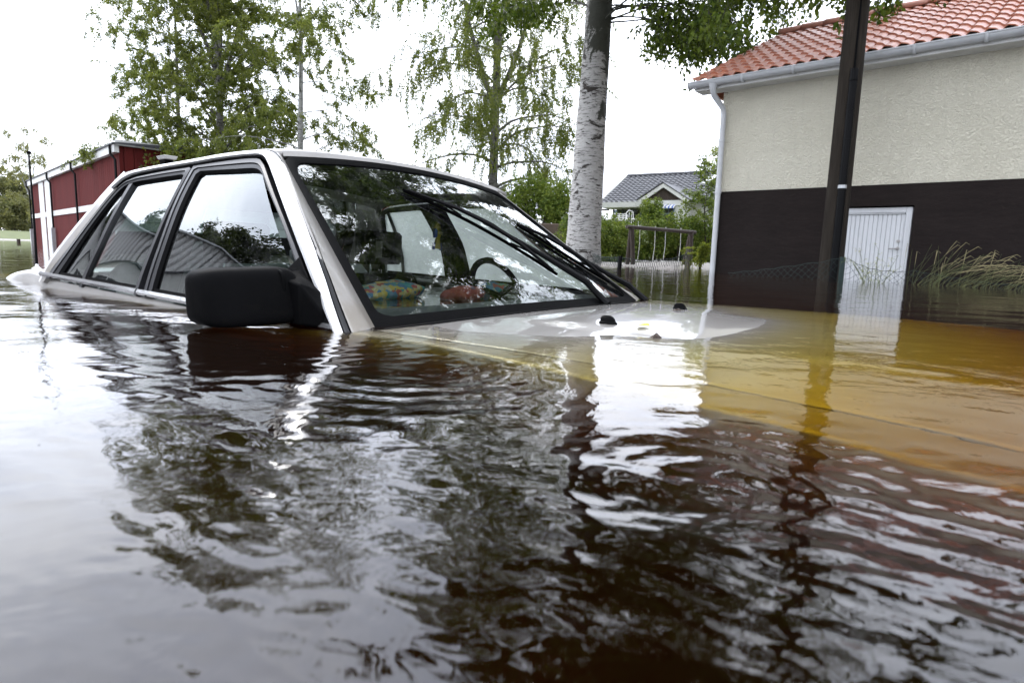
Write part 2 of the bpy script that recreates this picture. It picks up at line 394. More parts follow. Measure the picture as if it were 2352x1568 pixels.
def wave_height(X, Y, dr):
    r = np.random.default_rng(11)
    Xw = X + .05 * np.sin(Y * 3.1 + 1.2 * np.sin(X * 2.3)) + .012 * np.sin(Y * 13 + X * 5)
    Yw = Y + .05 * np.sin(X * 2.7 + 1.1 * np.sin(Y * 1.9)) + .012 * np.sin(X * 11 - Y * 7)
    z = np.zeros_like(X); zl = np.zeros_like(X)
    nc = 72
    for k in range(nc):
        lam = .013 * (.55 / .013) ** (k / (nc - 1)); th = r.normal(radians(16), radians(27)) if lam < .2 else r.normal(radians(50), radians(60)); ph = r.uniform(0, 2 * pi)
        a = lam / (2 * pi) * (.033 if lam < .05 else .026 if lam < .13 else .010) / sqrt(nc / 7)
        f = sst(2.6, 5, lam / dr)
        s = a * np.sin(2 * pi / lam * (Xw * sin(th) + Yw * cos(th)) + ph) * f
        if lam < .13: z += s
        else: zl += s
    # patches of chop and of calm
    n = (np.sin(X * 2.1 + 1.3 * np.sin(Y * 1.7)) * np.sin(Y * 2.6 + 1.1 * np.sin(X * 2.3 + 2)) + .6 * np.sin(X * 5.3 + Y * 3.1) * np.sin(Y * 6.1 - X * 2.2)) / 1.6
    chop = .62 + .6 * n
    left = sst(-1.25, -.25, X + .12 * (Y - 1))                     # open water left of the car lies smoother
    chop = np.clip(chop, .12, 1.5) * (.46 + .54 * left)
    cx, cy = w2car(X, Y)
    onhood = sst(-.1, .15, cx) * (1 - sst(1.2, 1.7, cx)) * (1 - sst(.72, .95, np.abs(cy)))
    chop = chop * (1 - .66 * onhood); zl = zl * (1 - .75 * onhood)
    z = z * chop + zl * (.85 + .15 * left)
    # rings spreading from what stands in the water
    for (sx, sy, lam, A, R0) in ((-.42, 1.30, .050, .0007, .42), (.16, .46, .036, .00035, .16), (-.05, 1.62, .06, .0005, .4), (.70, 1.25, .03, .00025, .08), (.95, .30, .05, .0006, .3), (-.15, .9, .045, .0004, .3)):
        d = np.hypot(X - sx, Y - sy)
        z += A * np.sin(2 * pi * d / lam + .8 * np.sin(3 * np.arctan2(Y - sy, X - sx))) * np.exp(-(d / R0) ** 2) * sst(.0, .08, d) * sst(3, 6, lam / dr) * (1 - .7 * onhood)
    return z


Z = wave_height(X, Y, dr)
WV = np.stack([X, Y, Z], -1).reshape(-1, 3); na = len(ang); nr = len(rad)
I, J = np.meshgrid(np.arange(nr - 1), np.arange(na), indexing='ij')
WF = np.stack([I * na + J, I * na + (J + 1) % na, (I + 1) * na + (J + 1) % na, (I + 1) * na + J], -1).reshape(-1, 4)
nb = len(WV)
ob = np.stack([WR * np.sin(ang), WR * np.cos(ang), np.full(na, -2.4)], -1); ib = np.stack([.12 * np.sin(ang), .12 * np.cos(ang), np.full(na, -2.4)], -1)
WV = np.vstack([WV, ob, ib, [[0, 0, 0.], [0, 0, -2.4]]]); o0, i0, ct, cb = nb, nb + na, nb + 2 * na, nb + 2 * na + 1
j = np.arange(na); j1 = (j + 1) % na; e0 = (nr - 1) * na
WF = np.vstack([WF, np.stack([e0 + j, e0 + j1, o0 + j1, o0 + j], -1), np.stack([o0 + j, o0 + j1, i0 + j1, i0 + j], -1)])
V3 = [(ct, int(a), int(b_)) for a, b_ in zip(j1, j)] + [(cb, int(i0 + a), int(i0 + b_)) for a, b_ in zip(j, j1)]
m, nt, ns, ln = nodes_of('flood_water')
out = N(nt, 'ShaderNodeOutputMaterial')
rf = N(nt, 'ShaderNodeBsdfRefraction'); rf.inputs['IOR'].default_value = 1.333; rf.inputs['Roughness'].default_value = 0
gl = N(nt, 'ShaderNodeBsdfGlossy'); gl.inputs['Roughness'].default_value = .0; gl.inputs[0].default_value = (1, 1, 1, 1)
fr = N(nt, 'ShaderNodeFresnel'); fr.inputs['IOR'].default_value = 1.48
vec = coords(nt)
h1 = noise(nt, vec, 7, 5, .62, .6); h2 = noise(nt, coords(nt, (1, 1.0, 1)), 1.1, 5, .6, .3)
hs = N(nt, 'ShaderNodeMath', operation='MULTIPLY_ADD'); ln.new(h2, hs.inputs[0]); hs.inputs[1].default_value = 2.2; ln.new(h1, hs.inputs[2])
bp = N(nt, 'ShaderNodeBump'); bp.inputs['Strength'].default_value = .075; bp.inputs['Distance'].default_value = .02; ln.new(hs.outputs[0], bp.inputs['Height'])
for n_ in (rf, gl, fr): ln.new(bp.outputs[0], n_.inputs['Normal'])
mx = N(nt, 'ShaderNodeMixShader'); ln.new(fr.outputs[0], mx.inputs[0]); ln.new(rf.outputs[0], mx.inputs[1]); ln.new(gl.outputs[0], mx.inputs[2])
# suspended silt: a trace of brown scattered back by the muddy water itself
df = N(nt, 'ShaderNodeBsdfDiffuse'); df.inputs[0].default_value = (.20, .075, .02, 1)
mx2 = N(nt, 'ShaderNodeMixShader'); mx2.inputs[0].default_value = .010; ln.new(mx.outputs[0], mx2.inputs[1]); ln.new(df.outputs[0], mx2.inputs[2])
ln.new(mx2.outputs[0], out.inputs[0])
va = N(nt, 'ShaderNodeVolumeAbsorption'); va.inputs['Color'].default_value = (.925, .805, .0, 1); va.inputs['Density'].default_value = 19.5
ln.new(va.outputs[0], out.inputs['Volume'])
M['water'] = m
me = bpy.data.meshes.new('water')
nq = len(WF); lv = np.r_[WF.ravel(), np.array(V3).ravel()].astype(np.int32)
me.vertices.add(len(WV)); me.vertices.foreach_set('co', WV.astype(np.float32).ravel())
me.loops.add(len(lv)); me.loops.foreach_set('vertex_index', lv)
me.polygons.add(nq + len(V3)); me.polygons.foreach_set('loop_start', np.r_[np.arange(nq) * 4, nq * 4 + np.arange(len(V3)) * 3].astype(np.int32))
me.polygons.foreach_set('use_smooth', np.full(nq + len(V3), True)); me.update(calc_edges=True); me.materials.append(m)
import bmesh
bm = bmesh.new(); bm.from_mesh(me); bmesh.ops.recalc_face_normals(bm, faces=bm.faces); bm.to_mesh(me); bm.free()
wobj = bpy.data.objects.new('water', me); col.objects.link(wobj); tag(wobj, 'brown flood water rippling around the sunken car', kind='structure')

# ------------------------------------------------------------------ the sunken car (own frame: x to the nose, y to the far side, z up)
car = bpy.data.objects.new('sunken_car', None); col.objects.link(car); car.empty_display_size = .2
car.matrix_world = Matrix(((cFw[0], cW[0], cUp[0], CO[0]), (cFw[1], cW[1], cUp[1], CO[1]), (cFw[2], cW[2], cUp[2], CO[2]), (0, 0, 0, 1)))
tag(car, 'silver beige four-door saloon car sunk to its windows in brown flood water', 'car')


def ysf(z):
    t = z / .41
    return -(.80 - .195 * (.6 * max(t, -.3) + .4 * max(t, 0) ** 2))


def kz(z):
    t = z / .41
    return .195 / .41 * (.6 + .8 * max(t, 0))


def SP(x, z, off=0., s=1):
    """point on the curved side of the cabin, pushed out by off"""
    k = kz(z); L = sqrt(1 + k * k)
    if s == -1: zf = .3 + .7 * float(sst(0, .12, z)); x -= .13 * float(sst(-1.75, -1.2, x)) * (1 - float(sst(-.6, -.1, x)) * (1 - zf)) + .07 * float(sst(-.95, -.15, x)) * zf
    return (x, s * (ysf(z) - off / L), z + off * k / L)


def zhood(x, y):
    zc = np.interp(x, [-.1, .03, .2, .4, .62, .8, 1.0, 1.2, 1.4, 1.6], [.010, .013, .019, .0230, .0185, -.002, -.032, -.072, -.122, -.17])
    k = .021 + .045 * max(x, 0) ** 2
    z = zc - k * y * y
    # raised centre panel with soft fold lines
    f = .34 + .03 * x
    z += .006 * (1 - float(sst(f - .03, f + .03, abs(y)))) * float(sst(.05, .3, x))
    return float(z)


def band(A, B, offA, offB, thick, s=1, n=40):
    A = resample(A, n); B = resample(B, n); mb = MB()
    R = [[SP(a[0], a[1], offA, s) for a in A], [SP(b_[0], b_[1], offB, s) for b_ in B], [SP(b_[0], b_[1], offB - thick, s) for b_ in B], [SP(a[0], a[1], offA - thick, s) for a in A]]
    mb.sheet(R, True)
    mb.f.append(tuple(k * n for k in range(4))); mb.f.append(tuple(k * n + n - 1 for k in range(4))[::-1])
    return mb


def lerp2(A, B, t, n=40):
    return resample(A, n) * (1 - t) + resample(B, n) * t


def corner(P, k=2): return chaikin(P, k)


# outlines of the side openings, near side (x, z)
FO = corner([(.004, -.004), (-.117, .091), (-.266, .208), (-.445, .329), (-.548, .397), (-.60, .407), (-.765, .402), (-.921, .393)], 1) + corner([(-.921, .392), (-.905, .28), (-.877, .165), (-.874, .061), (-.871, -.004)], 1)
FI = corner([(-.045, .004), (-.105, .056), (-.191, .126), (-.317, .228), (-.455, .317), (-.53, .366), (-.575, .371), (-.652, .370), (-.866, .372)], 1) + corner([(-.868, .371), (-.857, .289), (-.830, .164), (-.822, .078), (-.818, .004)], 1)
RO = corner([(-1.64, -.004), (-1.515, .112), (-1.431, .225), (-1.372, .325), (-1.325, .361), (-1.109, .381), (-.927, .390)], 1) + corner([(-.926, .389), (-.913, .28), (-.902, .139), (-.912, -.004)], 1)
RI = corner([(-1.535, .004), (-1.468, .093), (-1.414, .189), (-1.366, .28), (-1.335, .330), (-1.281, .345), (-1.096, .356), (-.953, .364)], 1) + corner([(-.953, .363), (-.934, .28), (-.922, .152), (-.94, .004)], 1)
DRB = corner([(.024, -.01), (-.124, .117), (-.292, .244), (-.463, .363), (-.545, .410), (-.60, .4155), (-.776, .412), (-.929, .401), (-1.218, .385), (-1.35, .370), (-1.40, .325)], 1)   # gutter, lower edge
DRT = corner([(.045, -.01), (-.108, .140), (-.276, .270), (-.445, .388), (-.535, .428), (-.60, .4335), (-.776, .430), (-.929, .419), (-1.218, .402), (-1.365, .388), (-1.425, .335)], 1)   # gutter, upper edge
COUT = corner([(-1.425, .395), (-1.475, .325), (-1.525, .245), (-1.60, .155), (-1.66, .085), (-1.70, .02), (-1.715, -.02)], 1)
CIN = corner([(-1.345, .372), (-1.40, .318), (-1.445, .225), (-1.525, .112), (-1.60, .045), (-1.63, .012), (-1.655, -.02)], 1)

for s in (1, -1):
    # door frames: a satin outer frame with a raised lip, a black weather strip inside it
    for nm, O_, I_ in (('front_door_frame', FO, FI), ('rear_door_frame', RO, RI)):
        n = 70
        mid = lerp2(O_, I_, .42, n); mid2 = lerp2(O_, I_, .50, n); mid3 = lerp2(O_, I_, .80, n)
        fr_ = band(O_, mid, .006, .009, .022, s, n).build(nm, M['satin'], car, True)
        band(mid2, mid3, .006, .004, .018, s, n).build('window_frame', M['satin'], fr_, True)
        band(mid3, I_, .0035, -.003, .016, s, n).build('weather_strip', M['rubber'], fr_, True)
        band(mid, mid2, .001, .001, .01, s, n).build('frame_groove', M['rubber'], fr_, True)
    # window panes, curved
    for nm, c00, c10, c01, c11 in (('front_door_window', (-.83, -.03), (-.02, -.03), (-.875, .374), (-.545, .374)), ('rear_door_window', (-1.325, -.03), (-.925, -.03), (-1.30, .350), (-.945, .368)), ('quarter_window', (-1.56, -.03), (-1.325, -.03), (-1.345, .338), (-1.30, .350))):
        G = []
        for i in range(9):
            u = i / 8; row = []
            for j_ in range(17):
                v = j_ / 16
                x = (c00[0] * (1 - u) + c10[0] * u) * (1 - v) + (c01[0] * (1 - u) + c11[0] * u) * v
                z = (c00[1] * (1 - u) + c10[1] * u) * (1 - v) + (c01[1] * (1 - u) + c11[1] * u) * v
                if nm == 'quarter_window': x -= .035 * sin(pi * v) * (1 - u) * -1 * .6
                row.append(SP(x, z, -.007 + .006 * sin(pi * u) * sin(pi * v), s))
            G.append(row)
        mb = MB(); mb.sheet(G); mb.build(nm, M['glass_side'] if s == 1 else M['glass_far'], car, True, angle=180)
    dv = band([(-1.280, .352), (-1.278, .248), (-1.283, .127), (-1.318, -.01)], [(-1.302, .350), (-1.300, .248), (-1.305, .127), (-1.340, -.01)], .003, .003, .016, s, 20); dv.build('window_divider', M['satin'], car, True)
    # bright gutter along the roof and down the windscreen pillar
    mb = MB(); n = 70; A_, B_ = resample(DRB, n), resample(DRT, n); G = []
    for a, b_ in zip(A_, B_):
        m_ = (a + b_) / 2; q = a * .25 + b_ * .75; q0 = a * .75 + b_ * .25
        G.append([SP(*a, -.010, s), SP(*a, .013, s), SP(*q0, .0145, s), SP(*m_, .0135, s), SP(*q, .010, s), SP(*b_, .003, s), SP(*b_, -.012, s)])
    mb.sheet(G); mb.build('roof_gutter', M['gutter'], car, True)
    band(lerp2(DRB, DRT, -.22, n), lerp2(DRB, DRT, .02, n), .004, .006, .02, s, n).build('gutter_seal', M['rubber'], car, True)
    # belt mouldings, one per door
    for x0, x1 in ((-1.70, -.915), (-.905, .0)):
        mb = MB(); G = []
        for i in range(24):
            x = x0 + (x1 - x0) * i / 23; z0, z1 = .001, .0165
            G.append([SP(x, z0, -.01, s), SP(x, z0, .006, s), SP(x, z0 * .6 + z1 * .4, .013, s), SP(x, z1, .010, s), SP(x, z1 + .004, .0, s), SP(x, z1 + .004, -.02, s)])
        mb.sheet(G); mb.f += [tuple(range(6)), tuple(23 * 6 + k for k in range(6))[::-1]]
        mb.build('belt_moulding', M['chrome'], car, True)
        band([(x0 + .01, .0205), (x1 - .004, .0205)], [(x0 + .01, .027), (x1 - .02, .027)], .001, .001, .012, s, 20).build('belt_seal', M['rubber'], car)
    # B pillar behind the door frames, dark inside
    band([(-.99, .385), (-.94, .2), (-.965, -.1)], [(-.86, .385), (-.80, .2), (-.795, -.1)], -.022, -.022, .03, s, 20).build('centre_pillar', M['rubber'], car)
    # rear pillar
    G = []; a_, b_ = resample(CIN, 30), resample(COUT, 30)
    for i, (a, b2) in enumerate(zip(a_, b_)):
        e = SP(*b2, -.004, s); inn = (e[0] - .02 - .03 * (i / 29), e[1] * .96, e[2]); inn2 = (e[0] - .03 - .06 * (i / 29), e[1] * .86, e[2] + .004)
        G.append([SP(*a, -.012, s), SP(*a, .004, s), SP(a[0] * .5 + b2[0] * .5, a[1] * .5 + b2[1] * .5, .005, s), SP(*(a * .1 + b2 * .9), .002, s), e, inn, inn2])
    mb = MB(); mb.sheet(G); mb.build('rear_pillar', M['paint'], car, True)
    G = []
    for i, (a, b2) in enumerate(zip(a_, b_)):
        e = SP(*b2, -.004, s); G.append([(e[0] - .028 - .058 * (i / 29), e[1] * .87, e[2] + .010), (e[0] - .04 - .066 * (i / 29), e[1] * .80, e[2] + .010), (e[0] - .03 - .066 * (i / 29), e[1] * .78, e[2] - .004)])
    mb = MB(); mb.sheet(G); mb.build('rear_window_seal', M['rubber'], car, True)

# windscreen: bottom and top curves
def ws_b(y): return np.array([.012 - .03 * (y / .69) ** 2 * .4, y, .004 + .006 * (1 - (y / .69) ** 2)])
def ws_t(y): return np.array([-.585 - .01 * (y / .52) ** 2, y, .418 + .030 * (1 - (y / .52) ** 2)])
def ws(u, v, off=0.):
    """u -1..1 across, v 0..1 up"""
    p = ws_b(.69 * u) * (1 - v) + ws_t(.522 * u) * v
    bow = .028 * sin(pi * min(max(v, 0), 1)) * (1 - u * u)
    return tuple(p + np.array([.583, 0, .812]) * (off + bow))


mb = MB(); mb.sheet([[ws(u, v) for v in np.linspace(0, 1, 25)] for u in np.linspace(-1, 1, 41)])
wsg = mb.build('windscreen', M['glass_ws'], car, True, angle=180)
# black seal all round the windscreen
def rrect(u0, u1, v0, v1, r, n=8):
    P = []
    for cx, cy, t0 in ((u1 - r, v1 - r * 1.3, 0), (u0 + r, v1 - r * 1.3, 90), (u0 + r, v0 + r * .6, 180), (u1 - r, v0 + r * .6, 270)):
        ry = r * 1.3 if t0 < 180 else r * .6
        for k in range(n + 1):
            t = radians(t0 + 90 * k / n); P.append((cx + r * cos(t), cy + ry * sin(t)))
    return P
def dens(P, k=6):
    Q = []
    for a, b_ in zip(P, P[1:] + P[:1]): Q += [(a[0] + (b_[0] - a[0]) * t / k, a[1] + (b_[1] - a[1]) * t / k) for t in range(k)]
    return Q
o_, i_ = dens(rrect(-1.012, 1.012, -.035, 1.012, .07)), dens(rrect(-.962, .962, .036, .968, .075)); mid_ = [((a[0] + b_[0]) / 2, (a[1] + b_[1]) / 2) for a, b_ in zip(o_, i_)]
mb = MB(); mb.sheet([[ws(*a, -.012), ws(*a, .006), ws(*mq, .008), ws(*b_, .004), ws(*b_, .001)] for a, mq, b_ in zip(o_, mid_, i_)], True)
mb.build('windscreen_seal', M['rubber'], wsg, True)
# inner windscreen pillars and header, dark
for s in (1, -1):
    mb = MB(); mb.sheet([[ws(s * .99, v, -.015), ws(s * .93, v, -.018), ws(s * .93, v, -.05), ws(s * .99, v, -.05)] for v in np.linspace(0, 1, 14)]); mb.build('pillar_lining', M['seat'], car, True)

# painted pillar between windscreen seal and gutter, running into the roof
for s in (1, -1):
    G = []; n = 46; d_ = resample(DRT, 70)[:40]
    vs = np.linspace(-.03, 1.0, 40)
    for k in range(40):
        e = SP(*d_[k], .003, s); v = min(1., max(-.03, (d_[k][1] + .006) / .424)); q = ws(-s * 1.008, v, .006)
        if s == -1: q = ws(1.008, v, .006)
        e2 = np.array(e); q = np.array(q); m1 = e2 * .66 + q * .34; m2 = e2 * .33 + q * .67; up = np.array([.35, -s * .35, .25]) * (.022 if s == 1 else .004)
        G.append([SP(*d_[k], -.012, s), e, tuple(m1 + up), tuple(m2 + up), tuple(q + np.array([0, 0, .002])), ws((-s if s == 1 else 1) * 1.0, v, -.012)])
    mb = MB(); mb.sheet(G); wpi = mb.build('windscreen_pillar', M['paint'], car, True, angle=180)
    if s == 1:      # the two-lined strip beside the gutter
        fr3 = lambda r, f, o: tuple((np.array(r[1]) * (1 - f / .34) + np.array(r[2]) * f / .34) + np.array([.3, -.8, .35]) * o)
        for nm, f0, f1, o, mt in (('pillar_groove', .01, .06, .0012, 'rubber'), ('pillar_strip', .06, .20, .0022, 'satin'), ('pillar_groove', .20, .25, .0012, 'rubber')):
            mb = MB(); mb.sheet([[fr3(r, f0, -.004), fr3(r, f0, o), fr3(r, f1, o), fr3(r, f1, -.004)] for r in G]); mb.build(nm, M[mt], wpi, True)
# roof skin
def roof_edge(x):
    z = float(np.interp(-x, [.50, .56, .60, .776, .929, 1.218, 1.365, 1.43], [.405, .427, .4335, .431, .420, .403, .391, .380])); return SP(x, z, .004)
G = []
for x in np.r_[np.linspace(-.602, -.66, 5), np.linspace(-.72, -1.42, 18), -1.455, -1.475]:
    ey, ez = roof_edge(x)[1:]; row = []
    drop = .018 * float(sst(-1.40, -1.48, x)) if x < -1.40 else 0
    for k in range(25):
        u = -1 + 2 * k / 24; cr = .030 * (1 - u * u) ** .8 + .012 * (1 - abs(u) ** 6)
        xx = x + (.016 if x > -.63 else 0) * 0
        row.append((xx, u * -ey, ez + cr - drop - .010 * float(sst(-.64, -.602, x))))
    G.append(row)
mb = MB(); mb.sheet(G); mb.build('roof', M['paint'], car, True, angle=180, solid=.02)
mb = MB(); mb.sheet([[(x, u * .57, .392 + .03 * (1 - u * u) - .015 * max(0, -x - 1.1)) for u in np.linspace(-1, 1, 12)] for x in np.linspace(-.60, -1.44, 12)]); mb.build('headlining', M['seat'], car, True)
mb = MB(); mb.sheet([[ws(u, v, o2) for v, o2 in ((1.01, .007), (1.025, .014), (1.06, .0), (1.05, -.03))] for u in np.linspace(-1, 1, 30)]); mb.build('roof_header', M['paint'], car, True)

# rear window
G = [[(-1.47 - .30 * v + .0, u * (.50 + .09 * v), .405 * (1 - v) + .03 * v + .012 * (1 - u * u)) for v in np.linspace(0, 1, 9)] for u in np.linspace(-1, 1, 13)]
mb = MB(); mb.sheet(G); mb.build('rear_window', M['glass_rear'], car, True)

# bonnet, wings, body sides, boot
xs = np.r_[np.linspace(.035, .8, 30), np.linspace(.85, 1.55, 15)]
mb = MB(); ys_ = np.r_[-.7285, -.723, np.linspace(-.708, .708, 61), .723, .7285]
mb.sheet([[(x + .014 * (1 - (y / .73) ** 2) * (1 if x < .04 else 0), y, zhood(x, y) - (.004 if abs(y) > .727 else 0)) for y in ys_] for x in xs]); bon = mb.build('bonnet', M['paint_wet'], car, True, angle=180, solid=.012)
mb = MB()
for k, (nx, ny) in enumerate(((.375, -.277), (.325, .335))):
    mb2 = MB(); z = zhood(nx, ny)
    prof = [(.021, -.001), (.021, .003), (.0175, .006), (.0165, .0115), (.0135, .0165), (.0085, .0195), (.0, .0205)]
    G = [[(nx + r * 1.15 * cos(t) - .004 * (zz / .02), ny + r * .78 * sin(t), z + zz) for r, zz in prof] for t in np.linspace(0, 2 * pi, 20, endpoint=False)]
    mb2.sheet(G, True); mb2.build('washer_nozzle', M['rubber'], bon, True)


def ztop(x):
    if x > .03: return zhood(x, .77)
    if x > -1.66: return -.004
    return float(np.interp(-x, [1.66, 1.71, 1.80, 1.92, 2.05, 2.16, 2.26, 2.36, 2.46, 2.9], [-.004, .004, .013, .013, .004, -.008, -.024, -.05, -.09, -.12]))


def half(x):      # half width of the body
    return float(np.interp(x, [-2.9, -2.45, -2.2, -1.9, -1.65, -1.5, .25, .7, 1.1, 1.55], [.735, .745, .755, .772, .80, .80, .80, .85, .865, .82]))


for s in (1, -1):
    G = []
    for x in np.r_[np.linspace(-2.9, -1.72, 20), np.linspace(-1.68, 0.02, 12), np.linspace(.04, 1.55, 28)]:
        t, hw = ztop(x), half(x); row = []
        if x > .03: row = [(x, -s * .7315, zhood(x, .733) - .006), (x, -s * .7345, zhood(x, .736)), (x, -s * (hw - .025), zhood(x, hw - .025)), (x, -s * (hw - .01), t - .006), (x, -s * (hw - .002), t - .016)]
        elif x > -1.68: row = [(x, -s * .74, -.012), (x, -s * .755, -.006), (x, -s * (hw - .018), -.004), (x, -s * (hw - .006), -.005), (x, -s * hw, -.012)]
        else: row = [(x, -s * (hw - .12), t + .002), (x, -s * (hw - .08), t + .001), (x, -s * (hw - .035), t), (x, -s * (hw - .012), t - .006), (x, -s * (hw - .001), t - .02)]
        row += [(x, -s * (hw + .012), -.09 + min(0, t)), (x, -s * (hw + .016), -.20), (x, -s * (hw + .010), -.33), (x, -s * (hw - .03), -.50)]
        G.append(row)
    mb = MB(); mb.sheet(G); mb.build('body_side', M['paint'], car, True, angle=60, solid=.01)
G = []
for x in np.linspace(-1.715, -2.9, 28):
    hw = half(x) - .115; G.append([(x, u * hw, ztop(x) + .002 + .012 * (1 - u * u)) for u in np.linspace(-1, 1, 15)])
mb = MB(); mb.sheet(G); mb.build('boot_lid', M['paint'], car, True, angle=180, solid=.01)
mb = MB(); mb.tube([(-2.05, -.52, ztop(-2.05) + .013), (-2.15, -.50, ztop(-2.15) + .015), (-2.24, -.46, ztop(-2.24) + .02)], .010, 8); mb.build('boot_seal', M['rubber'], car, True)
mb = MB(); mb.box(-2.9, -2.88, -.55, .55, -.5, -.08); mb.build('tail_panel', M['paint'], car)
mb = MB(); mb.box(1.54, 1.56, -.73, .73, -.5, -.16); mb.build('nose_panel', M['paint'], car)
mb = MB(); mb.box(-2.7, 1.5, -.76, .76, -.52, -.50); mb.build('floor_pan', M['rubber'], car)
# scuttle: black strip between bonnet and windscreen
mb = MB(); mb.sheet([[(ws_b(y)[0] - .02, y, -.004), (ws_b(y)[0] + .006, y, .004 + .005 * (1 - (y / .7) ** 2)), (.026 + .012 * (1 - (y / .73) ** 2), y, .003 + .005 * (1 - (y / .7) ** 2)), (.03 + .014 * (1 - (y / .73) ** 2), y, zhood(.035, y) + .003), (.042 + .014 * (1 - (y / .73) ** 2), y, zhood(.04, y) + .0035), (.046 + .014 * (1 - (y / .73) ** 2), y, zhood(.045, y) - .004)] for y in np.linspace(-.725, .74, 50)])
mb.build('scuttle_strip', M['rubber'], car, True)

# wipers resting half way up the glass
def wsz(y, z, off): return ws(y / (.69 - .168 * z / .42), (z - .004) / .42, off)
def on_ws(A, B, n, o0, o1): return [wsz(A[0] + (B[0] - A[0]) * t, A[1] + (B[1] - A[1]) * t, o0 + (o1 - o0) * t) for t in np.linspace(0, 1, n)]
for (pv, el_, tip, low) in (((.376, .008), (.345, .052), (-.197, .324), (.225, .085)), ((.745, .010), (.71, .046), (.279, .245), (.615, .07))):
    mid_ = (tip[0] * .52 + low[0] * .48, tip[1] * .52 + low[1] * .48 + .006)
    arm = MB(); a0 = np.array(wsz(*pv, .012)) + np.array([.018, 0, -.006])
    arm.tube([a0 + np.array([.012, 0, -.008]), a0, wsz(pv[0] * .5 + el_[0] * .5, pv[1] * .5 + el_[1] * .5, .022), wsz(*el_, .028)] + on_ws(el_, mid_, 6, .028, .026)[1:], [.015, .014, .012, .013, .011, .0095, .008, .007, .006], 8)
    wp = arm.build('wiper', M['black'], car, True)
    bl = MB(); bl.sheet([[p for p in (Vector(q) + Vector((.583, 0, .812)) * o2 + Vector((.812, 0, -.583)) * d2 for o2, d2 in ((0, .0), (.003, .0035), (.010, .0035), (.012, 0), (.010, -.0035), (.003, -.0035)))] for q in on_ws(tip, low, 24, .001, .001)])
    bl.build('wiper_blade', M['rubber'], wp, True)
    br = MB()
    L = lambda t: (tip[0] + (low[0] - tip[0]) * t, tip[1] + (low[1] - tip[1]) * t)
    br.tube([wsz(*L(.02), .014), wsz(*L(.13), .019), wsz(*L(.30), .030), wsz(*L(.5), .034), wsz(*L(.7), .030), wsz(*L(.86), .019), wsz(*L(.97), .013)], [.004, .0055, .0075, .0085, .0075, .0055, .004], 6)
    br.tube([wsz(*L(.10), .013), wsz(*L(.22), .022), wsz(*L(.34), .013)], .0035, 6); br.tube([wsz(*L(.66), .013), wsz(*L(.78), .022), wsz(*L(.9), .013)], .0035, 6)
    br.build('wiper_bracket', M['black'], wp, True)

# door mirror seen from the front, and the black sail behind it
def sgp(c, e): return (abs(c) ** e) * (1 if c >= 0 else -1)
def mirror(s, par):
    mb = MB(); G = []
    for i in range(25):
        ph = -pi / 2 + pi * i / 24; row = []
        for k in range(40):
            th = 2 * pi * k / 40
            b1 = sgp(cos(ph), .36); u = b1 * sgp(cos(th), .36); x = b1 * sgp(sin(th), .5); z = sgp(sin(ph), .36)
            yy = -.899 + .092 * u; xx = -.135 + .045 * x + (yy + .81) * .46 - .018 * z * (1 if x > 0 else .2); zz = .068 + .0605 * z + .006 * u * 1
            row.append((xx, s * yy, zz))
        G.append(row)
    mb.sheet([list(r) + [r[0]] for r in G]); h_ = mb.build('door_mirror', M['plastic'], par, True, angle=180)
    mb = MB(); G = []
    for k in range(30):
        t = 2 * pi * k / 30; zz = .068 + .0575 * sgp(sin(t), .35); dx = .040 * sgp(cos(t), .5); G.append([(-.135 + dx * o2 + (yq + .81) * .46, s * yq, .068 + (zz - .068) * o2) for yq, o2 in ((-.842, 1.0), (-.8435, 1.035), (-.847, 1.035), (-.8485, 1.0))])
    mb.sheet(G, True); mb.build('mirror_seam', M['rubber'], h_, True)
    mb = MB(); mb.hull([(x, s * y, z) for x, y, z in ((-.07, -.835, .012), (-.07, -.835, .10), (-.17, -.835, .012), (-.17, -.835, .115), (-.015, -.787, .004), (-.06, -.77, .075), (-.17, -.765, .125), (-.19, -.79, .01))]); mb.build('mirror_arm', M['plastic'], h_, True, bevel=.006)
    mb = MB(); P = [(-.004, .006), (-.105, .088), (-.185, .150), (-.215, .120), (-.205, .005)]
    mb.prism([SP(x, z, .010, s) for x, z in P], tuple(np.array(SP(-.1, .05, -.012, s)) - np.array(SP(-.1, .05, .010, s)))); mb.build('mirror_sail', M['plastic'], h_, bevel=.003)
mirror(1, car)

# bits of straw stuck to the mirror
mb = MB()
for k in range(16):
    y = random.uniform(-.985, -.83); z = random.uniform(.016, .03); x = -.155 + .053 + (y + .81) * .52
    P = [(x + .0, y, z)]
    for q in range(3): P.append((x + .002, P[-1][1] + random.uniform(-.009, .009), P[-1][2] + random.uniform(-.006, .006)))
    mb.tube(P, .0007, 4)
st = mb.build('straw', pmat('wet_straw', (.16, .11, .05), .7), car)
st.name = 'stuck_straw'; st['kind'] = 'stuff'

